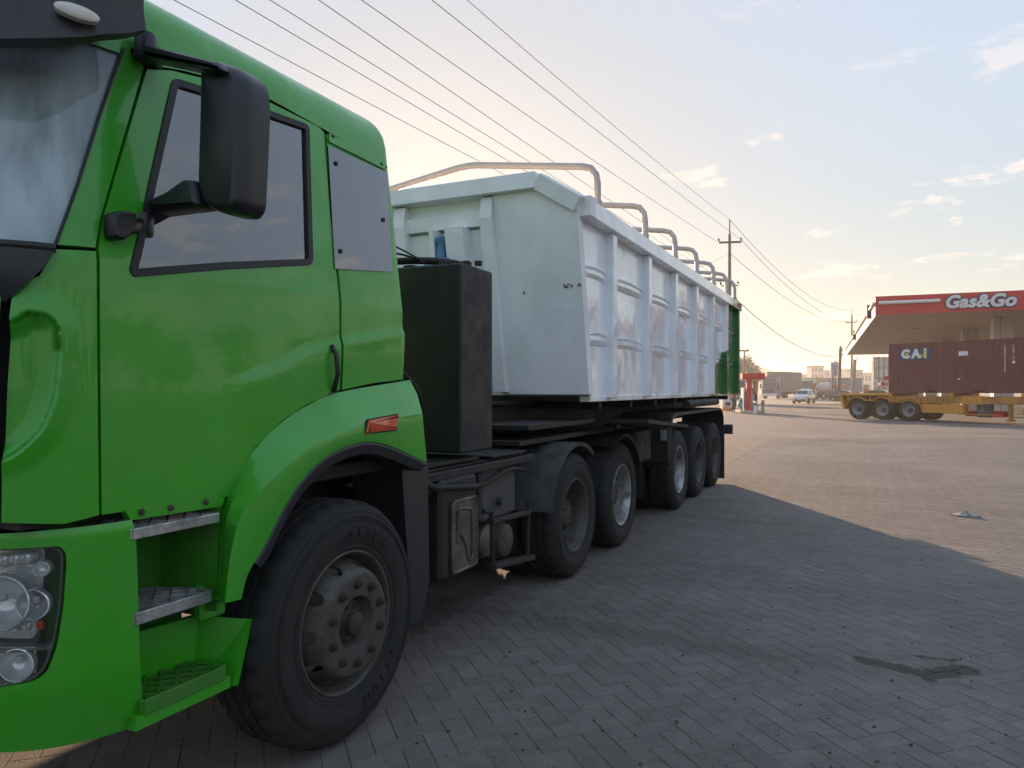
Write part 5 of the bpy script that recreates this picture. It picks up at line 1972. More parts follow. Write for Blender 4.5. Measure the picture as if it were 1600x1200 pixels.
blab = ['slim grey bollard at left of the red pump portal', 'pale bollard in front of the fire extinguisher', 'grey banded bollard standing alone at right of the red pump portal']
for i, (px, yb, yt_) in enumerate(((1158, 645, 622), (1180, 646.5, 627), (1192, 645, 625))):
    p = at_z(px, yb)
    b = thing('bollard', p, blab[i], 'bollard', 'bollards around the fuel pump island')
    hh = (yb - yt_) / F * PZ
    m = MB(); m.lathe([(.10, 0), (.10, hh - .03), (.08, hh), (0, hh)], 16, p, 'z'); m.build('post', BOLL if i != 1 else WHITE, b)
    m = MB(); m.lathe([(.104, hh - .28), (.104, hh - .16)], 16, p, 'z'); m.build('band', GUARDG, b)

wp = thing('fuel_pump', at_z(1138, 641.5), 'white fuel pump on a yellow base, below the tipper tail, left of the person', 'fuel pump')
def wbox(m, px0, px1, py0, py1, d0, d1, b):
    a, c = at_depth(px0, py1, 53), at_depth(px1, py0, 53)
    M = Matrix(((ux.x, uz.x, 0, a.x), (ux.y, uz.y, 0, a.y), (0, 0, 1, a.z), (0, 0, 0, 1)))
    m.box((0, d0, 0), ((c - a).dot(ux), d1, c.z - a.z), b, M)
m = MB(); wbox(m, 1129, 1143.5, 604, 636.4, 0, .6, .03); m.build('pump_body', WHITE, wp)
m = MB(); wbox(m, 1133, 1141, 628, 634, -.03, .0, .005); m.build('pump_panel', GUARDG, wp)
m = MB(); wbox(m, 1128, 1146, 636.5, 641.6, -.2, .9, .02); m.build('pump_base', YEL2, wp)

# person in an orange top walking behind the tail of the tipper, carrying a bag
pp = at_z(1147, 645)
per = thing('person', pp, 'person in an orange top and grey trousers walking past behind the tipper tail', 'person')
def skin(name, pts, edges, radii, material, parent, sub=2):
    me = bpy.data.meshes.new(name)
    me.from_pydata([tuple(p) for p in pts], edges, [])
    me.materials.append(material)
    o = bpy.data.objects.new(name, me)
    COL.objects.link(o)
    mo = o.modifiers.new('skin', 'SKIN'); mo.use_smooth_shade = True
    for i, r in enumerate(radii): me.skin_vertices[0].data[i].radius = (r, r) if not isinstance(r, tuple) else r
    me.skin_vertices[0].data[0].use_root = True
    so = o.modifiers.new('smooth', 'SUBSURF'); so.levels = so.render_levels = sub
    bpy.context.view_layer.update()
    me2 = bpy.data.meshes.new_from_object(o.evaluated_get(bpy.context.evaluated_depsgraph_get()))
    bpy.data.objects.remove(o)
    o = bpy.data.objects.new(name, me2)
    return link(o, parent)
B = lambda x, y, z: pp + ux * x + uz * y + Vector((0, 0, z))
body = [B(0, 0, .95), B(0, 0, 1.15), B(0, 0, 1.38), B(0, 0, 1.50), B(0, -.01, 1.60), B(0, -.01, 1.72),
        B(-.09, 0, .90), B(-.10, -.12, .50), B(-.10, .02, .08), B(-.10, -.12, .04),
        B(.09, 0, .90), B(.10, .10, .50), B(.10, .26, .12), B(.10, .14, .05),
        B(-.19, 0, 1.40), B(-.25, .04, 1.12), B(-.26, -.04, .88), B(-.26, -.06, .78),
        B(.19, 0, 1.40), B(.25, 0, 1.12), B(.28, -.06, .88), B(.28, -.07, .78)]
be = [(0, 1), (1, 2), (2, 3), (3, 4), (4, 5), (0, 6), (6, 7), (7, 8), (8, 9), (0, 10), (10, 11), (11, 12), (12, 13), (2, 14), (14, 15), (15, 16), (16, 17), (2, 18), (18, 19), (19, 20), (20, 21)]
brd = [.13, .12, .13, .055, .085, .075, .09, .06, .04, .035, .09, .06, .04, .035, .06, .042, .032, .03, .06, .042, .032, .03]
SKINM = mat('dark_skin', (.09, .045, .028), .55)
skin('body', body, be, brd, SKINM, per)
skin('orange_shirt', [B(0, 0, .92), B(0, 0, 1.15), B(0, 0, 1.38), B(-.19, 0, 1.40), B(-.24, .03, 1.18), B(.19, 0, 1.40), B(.24, 0, 1.18)], [(0, 1), (1, 2), (2, 3), (3, 4), (2, 5), (5, 6)], [.16, .15, .15, .08, .065, .08, .065], mat('orange_cloth', (.62, .09, .02), .8), per)
skin('trousers', [B(0, 0, .95), B(-.09, 0, .88), B(-.10, -.12, .50), B(-.10, .02, .12), B(.09, 0, .88), B(.10, .10, .50), B(.10, .26, .16)], [(0, 1), (1, 2), (2, 3), (0, 4), (4, 5), (5, 6)], [.145, .10, .075, .06, .10, .075, .06], mat('grey_cloth', (.09, .09, .10), .85), per)
bag = thing('carrier_bag', B(.32, -.08, .35), 'small turquoise carrier bag held by the person in orange', 'bag')
m = MB(); pillow(m, rounded([(.18, .35), (.50, .35), (.46, .72), (.24, .74)], .04, 3), lambda u, v, d: B(u, -.08 + d, v), [(.03, -.09), (0, -.05), (0, .05), (.03, .09)]); m.tube([B(.26, -.08, .72), B(.30, -.08, .80), B(.40, -.08, .72)], .01, 6)
m.build('bag_body', mat('turquoise_plastic', (.05, .38, .42), .5), bag, fix=True)

# ------------------------------------------------------------------ traffic and parked vehicles further off
GLASSD = mat('dark_car_glass', (.03, .035, .04), .08, spec=.8)
LAMP = mat('car_lamp', (.6, .6, .6), .15)
ME_CT = None
def small_wheel(parent, x, y, r, w=.2):
    wm = holder('wheel', parent, Matrix.Translation((x, y, r)))
    m = MB(); m.lathe([(r * .62, -w / 2), (r * .95, -w / 2), (r, -w * .3), (r, w * .3), (r * .95, w / 2), (r * .62, w / 2)], 24, (0, 0, 0), 'y'); m.build('tyre', TYRE, wm, False)
    m = MB(); m.lathe([(0, -w * .42), (r * .2, -w * .46), (r * .63, -w * .34), (r * .63, w * .34), (r * .2, w * .46), (0, w * .42)], 20, (0, 0, 0), 'y'); m.build('rim', ME_YR.materials[0], wm, False)
def hatchback(name, loc, rz, paint, label, group=None, s=1.0):
    """local x: forwards, y: left; three-quarter body built from shaped cross sections."""
    t = thing(name, loc, label, 'car', group, rz)
    prof = [(-1.85, .42, .72, .95, .72), (-1.80, .30, .80, 1.02, .66), (-1.55, .22, .82, 1.30, .58), (-1.1, .2, .83, 1.45, .58), (-.3, .2, .84, 1.49, .58), (.35, .2, .84, 1.42, .56), (.95, .2, .83, .98, .66), (1.4, .2, .80, .90, .66), (1.75, .25, .72, .78, .60), (1.86, .36, .60, .62, .52)]
    m = MB(); rows = []
    for x, zb, wb, zt, wt in prof:
        zm = zb + (min(zt, .88) - zb) * .62
        rows.append([Vector((x, y, z)) * s for y, z in ((-wb * .93, zb), (-wb, zm), (-wb * .97, min(zt * .98, .86)), (-wt, zt - .03), (-wt * .7, zt), (wt * .7, zt), (wt, zt - .03), (wb * .97, min(zt * .98, .86)), (wb, zm), (wb * .93, zb))])
    m.loft(rows, True); n = 10
    m.f.append(tuple(range(n))); m.f.append(tuple(range(len(m.v) - n, len(m.v))))
    m.build('body', paint, t, False, fix=True, smooth=40)
    def quad(nm, pts, mt, mirror=False):
        m = MB(); quadbox(m, [Vector(p) * s for p in pts], .01); m.build(nm, mt, t, False, fix=True, smooth=0)
    quad('windscreen', [(.93, -.60, 1.02), (.93, .60, 1.02), (.40, .50, 1.40), (.40, -.50, 1.40)], GLASSD)
    quad('rear_window', [(-1.72, .56, 1.10), (-1.72, -.56, 1.10), (-1.52, -.5, 1.33), (-1.52, .5, 1.33)], GLASSD)
    for sg in (-1, 1):
        quad('side_window', [(.75, .80 * sg, .98), (-1.25, .81 * sg, .98), (-1.05, .64 * sg, 1.36), (.30, .63 * sg, 1.36)][::sg], GLASSD)
        m = MB(); m.box(Vector((1.66, sg * .50 - .15, .62)) * s, Vector((1.80, sg * .50 + .15, .75)) * s, .03); m.build('headlight', LAMP, t, False)
        m = MB(); m.box(Vector((.55, sg * .95 - .09, .98)) * s, Vector((.70, sg * .95 + .09, 1.10)) * s, .03); m.build('door_mirror', paint, t, False)
    m = MB(); m.prism([(-.58, .30), (.58, .30), (.42, .50), (-.42, .50)], lambda u, v, d: Vector((1.80 + d, u, v)) * s, 0, .07); m.build('grille', BLACKP, t, False, fix=True)
    m = MB(); m.box(Vector((1.865, -.26, .44)) * s, Vector((1.885, .26, .55)) * s); m.build('number_plate', WHITE, t, False)
    for x in (-1.2, 1.15):
        for y in (-.74, .74): small_wheel(t, x * s, y * s, .30 * s)
    return t
CARW = mat('white_car_paint', (.68, .69, .72), .25, coat=.8)
view = lambda px: math.atan2(cz(-(px - 800) / F, -1).y, cz(-(px - 800) / F, -1).x)      # heading that faces the camera
hatchback('parked_car', at_z(1256, 630.5), view(1256) - R(13), CARW, 'white hatchback facing the camera on the sunlit yard, beside the grey box lorry')
hatchback('parked_car', at_z(1257, 624.5) + Vector((0, 6, 0)), view(1257) - R(20), mat('pale_green_paint', (.38, .50, .46), .3, coat=.6), 'pale green car just behind the white hatchback')
hatchback('parked_car', at_z(1320, 627), view(1320) + R(75), mat('black_car_paint', (.02, .02, .024), .25, coat=.8), 'black car seen over the bare deck of the yellow trailer, left of the leaning pole')
hatchback('parked_car', at_z(1376, 630), view(1376) + R(85), mat('charcoal_paint', (.03, .03, .032), .3, coat=.6), 'charcoal car close to the left end of the brown container')

def lorry(name, loc, rz, cabm, boxm, label, L=7.0, Hh=3.9, cab_h=2.9, s=1.0, box=True):
    t = thing(name, loc, label, 'lorry', None, rz)
    m = MB(); rows = []
    for x, zt in ((0, cab_h * .97), (-.10, cab_h), (-1.7, cab_h), (-1.75, cab_h)):
        rows.append([Vector((x - (.0 if z < 1.7 else (.18 if x == 0 else 0)), y, z)) * s for y, z in ((-1.2, .55), (-1.22, 1.6), (-1.1, zt), (1.1, zt), (1.22, 1.6), (1.2, .55))])
    m.loft(rows, True); m.f += [tuple(range(6)), tuple(range(18, 24))]
    m.build('cab', cabm, t, False, fix=True, smooth=30)
    def bx(nm, lo, hi, mt, b=.02):
        m = MB(); m.box(Vector(lo) * s, Vector(hi) * s, b); m.build(nm, mt, t, False)
    m = MB(); quadbox(m, [Vector(p) * s for p in ((.02, -1.02, 1.72), (.02, 1.02, 1.72), (-.13, .98, cab_h * .9), (-.13, -.98, cab_h * .9))], .03); m.build('windscreen', GLASSD, t, False, fix=True)
    bx('grille', (0.0, -.8, .95), (.05, .8, 1.55), GUARDG); bx('bumper', (-.05, -1.22, .45), (.12, 1.22, .85), CARW)
    for sg in (-1, 1):
        bx('headlight', (.10, sg * .9 - .2, .62), (.15, sg * .9 + .2, .80), LAMP); bx('door_mirror', (-.1, sg * 1.42 - .12, 1.7), (.02, sg * 1.42 + .12, 2.4), BLACKP)
        bx('side_window', (-1.1, sg * 1.19 - .03, 1.75), (-.35, sg * 1.19 + .03, 2.4), GLASSD)
    bx('lorry_frame', (-L, -.5, .75), (-.4, .5, 1.0), FRAMEB)
    if box:
        bx('cargo_box', (-L, -1.25, 1.1), (-1.95, 1.25, Hh), boxm)
        bx('cargo_rail', (-L, -1.27, 1.02), (-1.95, 1.27, 1.10), FRAMEB)
    for x in (-.9, -L + 1.9, -L + .8):
        for y in (-1.05, 1.05): small_wheel(t, x * s, y * s, .5 * s, .3)
    return t
GREYB = mat('grey_curtain_side', (.20, .17, .15), .7, var=.1)
lorry('box_lorry', at_z(1202, 623.5), view(1208) + R(-24), mat('slate_cab_paint', (.16, .17, .24), .4, var=.5, vscale=2), GREYB, 'grey box lorry with a slate cab facing left, parked right of the red pump portal', 9.5, 4.3, 3.5)
lorry('white_lorry', at_z(1156, 632), view(1156) + R(8), WHITE, WHITE, 'white lorry half hidden by the green tail of the tipper', 7, 3.0, 2.7)
lorry('flatbed_lorry', at_z(1255, 622.0) + Vector((0, 10, 0)), view(1254) + R(-18), WHITE, mat('tan_container_paint', (.42, .30, .13), .6), 'white cab lorry with a tan box, far behind the white hatchback', 9, 3.7, 3.4)
lorry('blue_lorry', at_z(1291, 621.5), view(1290) + R(-40), mat('grey_blue_cab', (.10, .14, .2), .5), mat('blue_box_paint', (.11, .15, .21), .6), 'blue-grey box lorry far off below the billboard', 8, 3.6, 3.0)
# orange concrete mixer
mixp = at_z(1296, 623.5)
mix = thing('mixer_truck', mixp, 'small orange mixer truck with a pale drum, between the cars and the yellow trailer', 'mixer truck', None, view(1296) + R(60))
OR = mat('orange_vehicle_paint', (.55, .10, .03), .45)
m = MB(); m.box((1.0, -.9, .8), (2.4, .9, 2.3), .12); m.build('cab', OR, mix, False)
m = MB(); m.box((2.38, -.8, 1.5), (2.43, .8, 2.15), .01); m.box((1.3, -.93, 1.5), (2.2, -.88, 2.1), .01); m.build('cab_window', GLASSD, mix, False)
m = MB(); m.box((-2.6, -.5, .7), (2.3, .5, .95), .02); m.build('mixer_frame', OR, mix, False)
m = MB(); m.lathe([(0, -1.7), (.45, -1.65), (.9, -.6), (.95, .1), (.6, .75), (0, .8)], 24, (-.5, 0, 1.75)); m.build('drum', mat('pale_drum', (.5, .46, .42), .5, var=.1), mix, False)
m = MB(); m.tube([(-2.3, 0, 2.5), (-2.9, 0, 1.2)], .2, 10); m.build('chute', OR, mix, False)
for x in (-1.6, -.4, 1.7):
    for y in (-.85, .85): small_wheel(mix, x, y, .48, .28)

# ------------------------------------------------------------------ poles, wires, lamps, boards
WOOD = mat('weathered_pole', (.17, .105, .075), .8, var=.25, vscale=2)
STEELD = mat('dark_steel', (.05, .05, .052), .55)
IRON = mat('insulator_brown', (.08, .05, .04), .4)
def P3(px, py, Z): return at_depth(px, py, Z)
def pole(name, px, yt, Z, label, r=.16, arms=(), lean=0.0, mt=WOOD, group='power line poles'):
    top = P3(px, yt, Z); base = Vector((top.x - lean * ux.x, top.y - lean * ux.y, 0))
    t = thing(name, base, label, 'power pole', group)
    m = MB(); m.tube([base - Vector((0, 0, .3)), base.lerp(top, .5), top], [r * 1.25, r, r * .72], 12); m.build('pole_shaft', mt, t)
    for (ya, x0, x1, w) in arms:
        a, b = P3(x0, ya + (1 if x0 < x1 else 0), Z), P3(x1, ya, Z)
        m = MB(); m.beam(a, b, .12, w, .01); m.build('crossarm', STEELD, t)
        for q in (a, b):
            m = MB(); m.lathe([(.03, 0), (.03, .1), (.09, .12), (.07, .2), (.09, .24), (.05, .34), (0, .34)], 10, q, 'z'); m.build('insulator', IRON, t)
    return t
PZ1, PZ2 = 60.0, 128.0
p1 = pole('power_pole', 1140, 366, PZ1, 'tall brown power pole with two crossarms rising behind the tipper tail', .15, [(378, 1123, 1158, .16), (446, 1126, 1153, .08)])
m = MB(); m.tube([P3(1140, 366, PZ1), P3(1140, 343, PZ1)], .055, 8); m.build('pole_spike', WOOD, p1)
p2 = pole('power_pole', 1331, 492, PZ2, 'far power pole just left of the red canopy, top above the roof edge', .17, [(503, 1322, 1339, .16)])
m = MB(); m.tube([P3(1331, 492, PZ2), P3(1331, 484, PZ2)], .06, 6); m.build('pole_spike', STEELD, p2)
pole('power_pole', 1313.5, 541, 100.0, 'dark pole beside the billboard, below the canopy corner', .22, [(549, 1311, 1316, .1), (556, 1311, 1316, .1)], .3, STEELD)
pole('power_pole', 1336, 562, 90.0, 'pale pole leaning slightly, in front of the hazy pale buildings', .24, [(562, 1332, 1340, .1)], .35, mat('pale_concrete_pole', (.32, .29, .25), .8))
def sag(a, b, s, n=28): return [a.lerp(b, k / n) - Vector((0, 0, 4 * s * (k / n) * (1 - k / n))) for k in range(n + 1)]
WIRE = mat('wire_grey', (.10, .09, .085), .5)
def wire(pts, r, label):
    m = MB(); m.tube(pts, r, 5)
    return tag(m.build('power_line', WIRE), label, 'power line', 'overhead lines')
def through(a, px, py, z, far, s):
    Z = (z - H) * F / (HOR - py)
    b = at_depth(px, py, Z)
    d = b - a
    end = a + d * far
    t = 1 / far
    end.z = (b.z + 4 * s * t * (1 - t) - a.z * (1 - t)) / t
    return sag(a, end, s, 44)
top1 = P3(1140, 343, PZ1)
wire(through(top1, 730, 0, 15.1, 1.7, .5), .014, 'overhead line running to the very top of the tall pole, highest of all')
wire(through(P3(1158, 374, PZ1), 675, 0, 13.35, 1.7, .45), .014, 'overhead line ending at the right end of the tall pole crossarm')
wire(through(P3(1123, 379, PZ1), 565, 0, 13.35, 1.7, .45), .014, 'overhead line ending at the left end of the tall pole crossarm')
la = [P3(x, 446, PZ1) for x in (1153, 1146, 1134, 1126)]
wire(through(la[0], 498, 0, 9.9, 1.6, .25), .010, 'thin line crossing the sky left of the three high lines, first below them')
wire(through(la[1], 422, 0, 9.9, 1.6, .25), .010, 'thin line second below the three high lines')
wire(through(la[2], 368, 0, 9.9, 1.6, .25), .010, 'thin line third below the three high lines, above the cab roof')
wire(through(la[3], 272, 0, 9.9, 1.6, .25), .010, 'lowest thin line, skimming the edge of the green cab roof')
wire(sag(top1, P3(1331, 484, PZ2), 2.2), .022, 'sagging line from the tall pole top to the top of the far pole')
wire(sag(P3(1158, 374, PZ1), P3(1339, 503, PZ2), 2.0), .022, 'sagging line from the right crossarm end to the far pole')
wire(sag(P3(1142, 397, PZ1), P3(1322, 503, PZ2), 1.5), .022, 'sagging line from halfway down the tall pole to the far pole left arm')
wire(sag(P3(1146, 446, PZ1) - Vector((0, 0, .9)), P3(1313, 556, 100), 1.5), .035, 'thick cable falling from the tall pole to the dark pole by the billboard')
wire(sag(P3(1140, 450, PZ1) - Vector((0, 0, 1.0)), P3(1313, 560, 100), 2.0), .014, 'thin cable below the thick cable near the billboard')
wire(sag(P3(1138, 395, PZ1), P3(1090, 418, 30), .1), .010, 'short stay wire running left and down from the tall pole')
wire(sag(P3(1163, 556, 110), P3(1312, 552, 100), .8), .016, 'nearly level faint line between the street lamp and the billboard pole')
lp_ = P3(1163, 548, 110)
lamp = thing('street_lamp', (lp_.x, lp_.y, 0), 'thin double-headed street lamp rising beside the green tail of the tipper', 'street lamp')
m = MB(); m.tube([Vector((lp_.x, lp_.y, 0)), lp_], [.16, .11], 8); m.build('lamp_post', WOOD, lamp)
m = MB(); m.beam(P3(1159, 548, 110), P3(1168, 549, 110), .12, .12); m.build('lamp_arm', STEELD, lamp)
for x in (1159.5, 1167.5):
    m = MB(); q = P3(x, 548, 110); m.box(q - Vector((.3, .25, .1)), q + Vector((.3, .25, .14)), .05); m.build('lamp_head', STEELD, lamp)
def board(name, x0, x1, y0, y1, Z, parent, mt, nm, th=.3):
    m = MB(); a, c = P3(x0, y1, Z), P3(x1, y0, Z)
    w = (c - a).dot(ux)
    M = Matrix(((ux.x, uz.x, 0, a.x), (ux.y, uz.y, 0, a.y), (0, 0, 1, a.z), (0, 0, 0, 1)))
    m.box((0, 0, 0), (w, th, c.z - a.z), .01, M); return m.build(nm, mt, parent)
bb = thing('billboard', (P3(1306, 600, 105).x, P3(1306, 600, 105).y, 0), 'pale billboard with printed lines and a dark picture, left of the canopy', 'billboard')
PALEB = mat('pale_board', (.42, .46, .46), .6)
board('b', 1298.5, 1314.5, 566, 588.5, 105, bb, PALEB, 'board_face')
m = MB()
for x in (1301, 1312): m.tube([P3(x, 588.5, 105.2), Vector((P3(x, 600, 105.2).x, P3(x, 600, 105.2).y, 0))], .12, 8)
m.build('board_leg', STEELD, bb)
for k, (x0, x1, y) in enumerate(((1300, 1313, 570), (1300, 1311, 573), (1300, 1313, 576))): board('b', x0, x1, y, y + .9, 104.9, bb, mat('board_print', (.2, .27, .32), .6), 'printed_line', .08)
board('b', 1303, 1311, 580, 585.5, 104.9, bb, mat('board_picture', (.20, .19, .10), .6, var=.5, vscale=2), 'printed_picture', .08)
board('b', 1304, 1308, 564.3, 566, 105, bb, PALEB, 'board_cap')
sb = thing('round_sign', (P3(1217, 600, 150).x, P3(1217, 600, 150).y, 0), 'cream sign panel with a yellow disc, above the grey box lorry', 'sign')
board('b', 1212.5, 1224, 581, 591.5, 150, sb, mat('cream_sign', (.5, .46, .36), .6), 'sign_panel')
m = MB(); c = P3(1218, 586, 149.9); m.prism(circle(.55, 20), lambda u, v, d: c + ux * u + Vector((0, 0, v)) - uz * d, 0, .08); m.build('yellow_disc', mat('yellow_disc', (.55, .33, .05), .5), sb)
m = MB(); m.tube([P3(1218, 591, 150.2), Vector((P3(1218, 600, 150.2).x, P3(1218, 600, 150.2).y, 0))], .2, 8); m.build('sign_leg', STEELD, sb)
rs = thing('arrow_sign', (P3(1385, 610, 58).x, P3(1385, 610, 58).y, 0), 'red arrow sign over a red and white panel, at the left end of the container', 'sign')
m = MB(); m.prism([(1379, 588), (1393, 588), (1393, 594.5), (1384, 594.5)], lambda u, v, d: P3(u, v, 58) - uz * d, 0, .15); m.build('arrow_panel', REDP, rs, fix=True)
board('b', 1376.5, 1393, 598, 602, 58, rs, REDP, 'red_panel', .5); board('b', 1383, 1392, 599.5, 600.8, 57.9, rs, WHITE, 'white_stripe', .05)
m = MB(); m.tube([P3(1390, 588, 58.4), Vector((P3(1390, 600, 58.4).x, P3(1390, 600, 58.4).y, 0))], .1, 8); m.build('sign_leg', STEELD, rs)
po = at_z(1353, 628)
mp_ = thing('marker_post', po, 'short broad cream and orange post beyond the bare trailer deck', 'post')
m = MB(); m.box(po + Vector((-.28, -.2, 0)), po + Vector((.28, .2, 2.1)), .03); m.build('post_body', mat('cream_post', (.62, .48, .36), .5), mp_)
m = MB(); m.box(po + Vector((-.285, -.205, 1.2)), po + Vector((.285, .205, 1.6)), .02); m.build('post_band', OR, mp_)

# ------------------------------------------------------------------ far buildings, hills, trees
def bmat(i, c): return mat('hazy_wall_%d' % i, c, .8, var=.08, vscale=.2)
BW = [bmat(0, (.46, .42, .37)), bmat(1, (.38, .36, .33)), bmat(2, (.52, .48, .43)), bmat(3, (.34, .33, .33))]
WIN = mat('building_window', (.06, .065, .07), .3)
def building(px0, px1, yt, Z, label, mt, depth=14, floors=3, cols=4, roof=True):
    a, c = P3(px0, yt, Z), P3(px1, yt, Z)
    w, h = (c - a).dot(ux), a.z
    base = Vector((a.x, a.y, 0))
    t = thing('building', base, label, 'building', 'pale buildings on the skyline', TH)
    m = MB(); m.box((0, 0, 0), (w, depth, h), 0); m.build('wall', mt, t, False)
    if roof:
        m = MB(); m.box((-.3, -.3, h + .001), (w + .3, depth + .3, h + .5), .05); m.build('parapet', BW[1], t, False)
    for f in range(floors):
        for k in range(cols):
            x = w * (k + .5) / cols; z = h * (f + .45) / floors + .2
            ww, hw = w / cols * .28, h / floors * .26
            wn = MB(); wn.box((x - ww, -.06, z - hw), (x + ww, .02, z + hw), .01); o = wn.build('window', WIN, t, False)
    return t
building(1268, 1287, 573, 300, 'tall pale block with a narrow mast side, between the lorries and the billboard', BW[2], 5, 4, 4)
building(1288, 1300, 580, 320, 'lower pale block joined to the right of the tall pale block', BW[0], 5, 3, 3)
building(1321, 1330, 578, 310, 'narrow cream block left of the pale leaning pole', BW[2], 5, 3, 2)
building(1328, 1348, 579.5, 290, 'broad beige block directly behind the pale leaning pole', BW[0], 5, 3, 4)
building(1346, 1366, 584, 330, 'low hazy block right of the leaning pole', BW[2], 5, 2, 4)
building(1196, 1240, 588, 360, 'long low hazy shed beyond the grey box lorry', BW[0], 5, 1, 8)
building(1240, 1268, 586, 380, 'long low hazy hall left of the tall pale block', BW[3], 5, 2, 6)
building(1296, 1324, 590, 340, 'low hazy hall behind the billboard', BW[2], 5, 2, 5)
building(1395, 1460, 588, 340, 'hazy hall hidden mostly behind the brown container', BW[0], 5, 2, 8)
# glazed lattice front
g0, g1 = P3(1365.5, 558, 120), P3(1396, 558, 120)
lt = thing('lattice_building', (g0.x, g0.y, 0), 'grey building with a patterned lattice front, left of the brown container', 'building', None, TH)
lw, lh = (g1 - g0).dot(ux), g0.z
m = MB(); m.box((0, 0, 0), (lw, .8, lh)); m.build('wall', mat('grey_cladding', (.36, .35, .34), .6, var=.3, vscale=.9), lt, False)
for k in range(5):
    m = MB(); x = lw * k / 4; m.box((x - .06, -.1, 0), (x + .06, -.002, lh + .1)); m.build('mullion', GUARDG, lt, False)
for k in range(4):
    m = MB(); z = lh * (k + 1) / 4 - .1; m.box((-.05, -.085, z - .05), (lw, -.001, z + .05)); m.build('transom', GUARDG, lt, False)
r3 = random.Random(8)
for i in range(4):
    for j in range(3):
        m = MB(); x0, z0 = lw * i / 4 + .1, lh * j / 4 + .1
        m.box((x0, -.04, z0), (x0 + lw / 4 - .2, -.004, z0 + lh / 4 - .25)); m.build('lattice_pane', mat('lattice_pane_%d' % r3.randint(0, 2), r3.choice([(.42, .42, .41), (.30, .30, .30), (.5, .48, .45)]), .4, var=.5, vscale=3), lt, False)

hm = MB(); rows = []
for k in range(60):
    px = 300 + 30 * k
    hgt = 12 + 9 * math.sin(k * .37) * math.sin(k * .11 + 1) + 4 * math.sin(k * 1.3)
    b = at_depth(px, HOR, 620 + 40 * math.sin(k * .2))
    rows.append([Vector((b.x, b.y, -1)), Vector((b.x, b.y, max(3, hgt * .7))) + uz * 20, Vector((b.x, b.y, max(4, hgt))) + uz * 60, Vector((b.x, b.y, -1)) + uz * 140])
hm.loft(rows)
tag(hm.build('hills', mat('dry_hillside', (.12, .11, .08), .95, var=.4, vscale=.05, bump=1.0, bscale=.15), fix=True, smooth=80), kind='structure')

LEAF = [mat('leaf_a', (.055, .075, .028), .7, var=.3, vscale=.8), mat('leaf_b', (.075, .095, .035), .7, var=.3, vscale=.8)]
BARK = mat('bark', (.10, .075, .055), .9, var=.3, vscale=3)
def crown(m, c, rx, rz, n, leaf, rg):
    """leaf clumps spread through an uneven volume."""
    lobes = [(Vector((rg.uniform(-.6, .6) * rx, rg.uniform(-.6, .6) * rx, rg.uniform(-.6, .7) * rz)), rg.uniform(.35, .6)) for _ in range(9)]
    for _ in range(n):
        o, s = rg.choice(lobes)
        d = Vector((rg.gauss(0, 1), rg.gauss(0, 1), rg.gauss(0, 1))).normalized() * rg.random() ** .45 * s
        p = Vector(c) + o + Vector((d.x * rx, d.y * rx, d.z * rz))
        u = Vector((rg.gauss(0, 1), rg.gauss(0, 1), rg.gauss(0, 1))).normalized() * leaf * rg.uniform(.6, 1.3)
        w = u.orthogonal().normalized() * leaf * rg.uniform(.3, .7)
        m.add([p - u, p + w, p + u, p - w], [(0, 1, 2, 3)])
def tree(p, h, rx, label, rg, n=900, leaf=.22):
    t = thing('tree', p, label, 'tree', 'trees beyond the fuel pump')
    m = MB()
    m.tube([p, p + Vector((.1, .05, h * .3)), p + Vector((.0, .1, h * .75))], [h * .03, h * .022, h * .008], 8)
    for k in range(6):
        a = rg.random() * 6.28; z = h * rg.uniform(.3, .6)
        m.tube([p + Vector((.05, .05, z)), p + Vector((math.cos(a) * rx * .35, math.sin(a) * rx * .35, z + h * .15)), p + Vector((math.cos(a) * rx * .7, math.sin(a) * rx * .7, z + h * .25))], [h * .011, h * .007, h * .003], 6)
    m.build('trunk', BARK, t)
    m = MB(); crown(m, p + Vector((0, 0, h * .63)), rx, h * .38, n, leaf, rg); m.build('crown', rg.choice(LEAF), t, smooth=0)
rt = random.Random(3)
for px, yt_, Z, lab in ((1150, 556, 150, 'leftmost hazy tree, mostly hidden by the tipper tail'), (1161, 555, 150, 'tall hazy tree directly behind the street lamp'), (1171, 560, 152, 'hazy tree right of the street lamp, above the red portal'), (1180, 570, 155, 'smaller hazy tree at the right end of the clump'), (1250, 588, 300, 'small far tree left of the tall pale block')):
    b = at_depth(px, HOR, Z); b.z = 0
    h = H + (HOR - yt_) / F * Z
    tree(b, h * 1.03, h * .30, lab, rt)
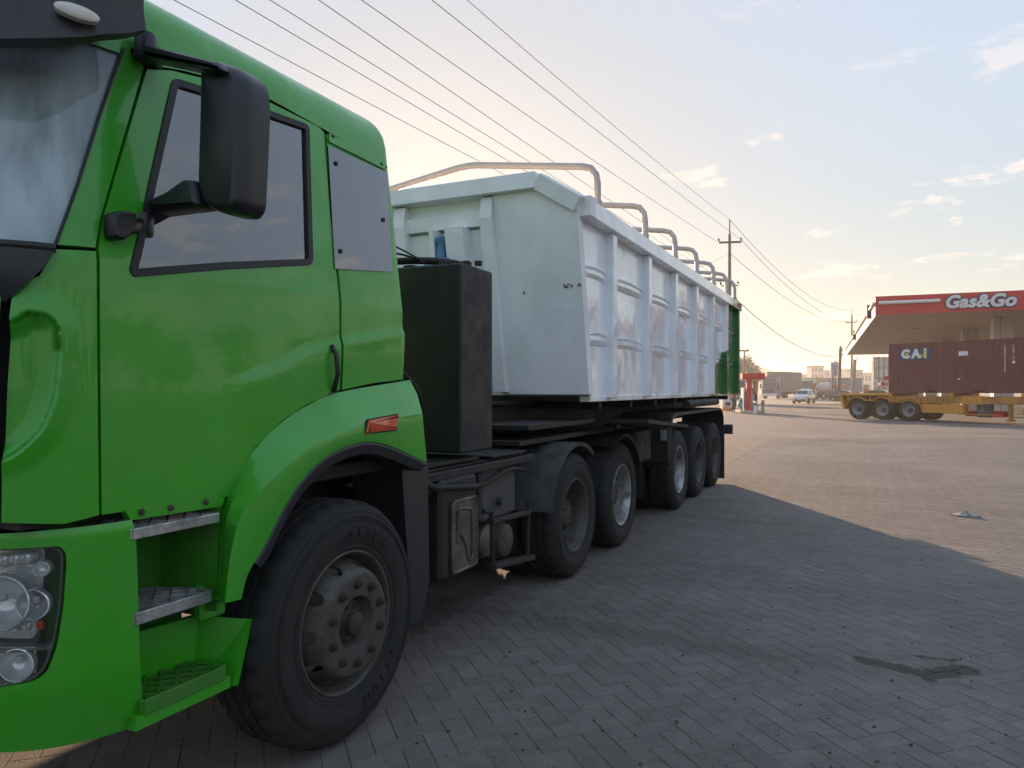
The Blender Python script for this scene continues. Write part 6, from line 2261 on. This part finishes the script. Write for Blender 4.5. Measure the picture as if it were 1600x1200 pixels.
# the wooded far side of the road behind the photographer, mirrored in the paint and glass
tl = MB(); rt2 = random.Random(21)
for k in range(46):
    y = -45 + 2.9 * k
    p = Vector((52 + rt2.uniform(-6, 8), y, 0)); h = rt2.uniform(4.5, 9.5)
    tl.tube([p, p + Vector((0, 0, h * .6))], [.2, .08], 6)
    crown(tl, p + Vector((0, 0, h * .62)), h * .36, h * .36, 330, .42, rt2)
tag(tl.build('roadside_trees', LEAF[1], smooth=0), kind='stuff')

# litter: crumpled pale rag on the sunlit stones
lc = at_z(1508, 806)
rg = MB(); rl = random.Random(9)
rows = []
for j in range(6):
    q = j / 5
    rows.append([Vector((lc.x + (.14 * (1 - q) + .01) * math.cos(t) * rl.uniform(.6, 1.25), lc.y + (.10 * (1 - q) + .01) * math.sin(t) * rl.uniform(.6, 1.25), .003 + .06 * q * rl.uniform(.5, 1.1))) for t in [2 * PI * k / 14 for k in range(14)]])
rg.loft(rows, True); rg.f.append(tuple(range(len(rg.v) - 14, len(rg.v))))
tag(rg.build('rag', mat('pale_rag', (.34, .31, .28), .85, var=.3, vscale=9), smooth=20), 'crumpled pale rag lying alone on the sunlit paving', 'rag')
#HAZE
hz = MB()
q = [cz(-420, -90, 0), cz(620, -90, 0), cz(620, 800, 0), cz(-420, 800, 0)]
vs = [(p.x, p.y, z) for z in (-1.1, 27.0) for p in q]
hz.add(vs, [(0, 3, 2, 1), (4, 5, 6, 7), (0, 1, 5, 4), (1, 2, 6, 5), (2, 3, 7, 6), (3, 0, 4, 7)])
hmt = bpy.data.materials.new('haze_air'); hmt.use_nodes = True
hn = hmt.node_tree; hn.nodes.clear()
ho = hn.nodes.new('ShaderNodeOutputMaterial'); hv = hn.nodes.new('ShaderNodeVolumePrincipled')
hv.inputs['Color'].default_value = (.93, .92, .90, 1)
hv.inputs['Density'].default_value = 0.00075
hv.inputs['Anisotropy'].default_value = 0.45
hn.links.new(hv.outputs[0], ho.inputs['Volume'])
tag(hz.build('haze', hmt, smooth=0), kind='stuff')
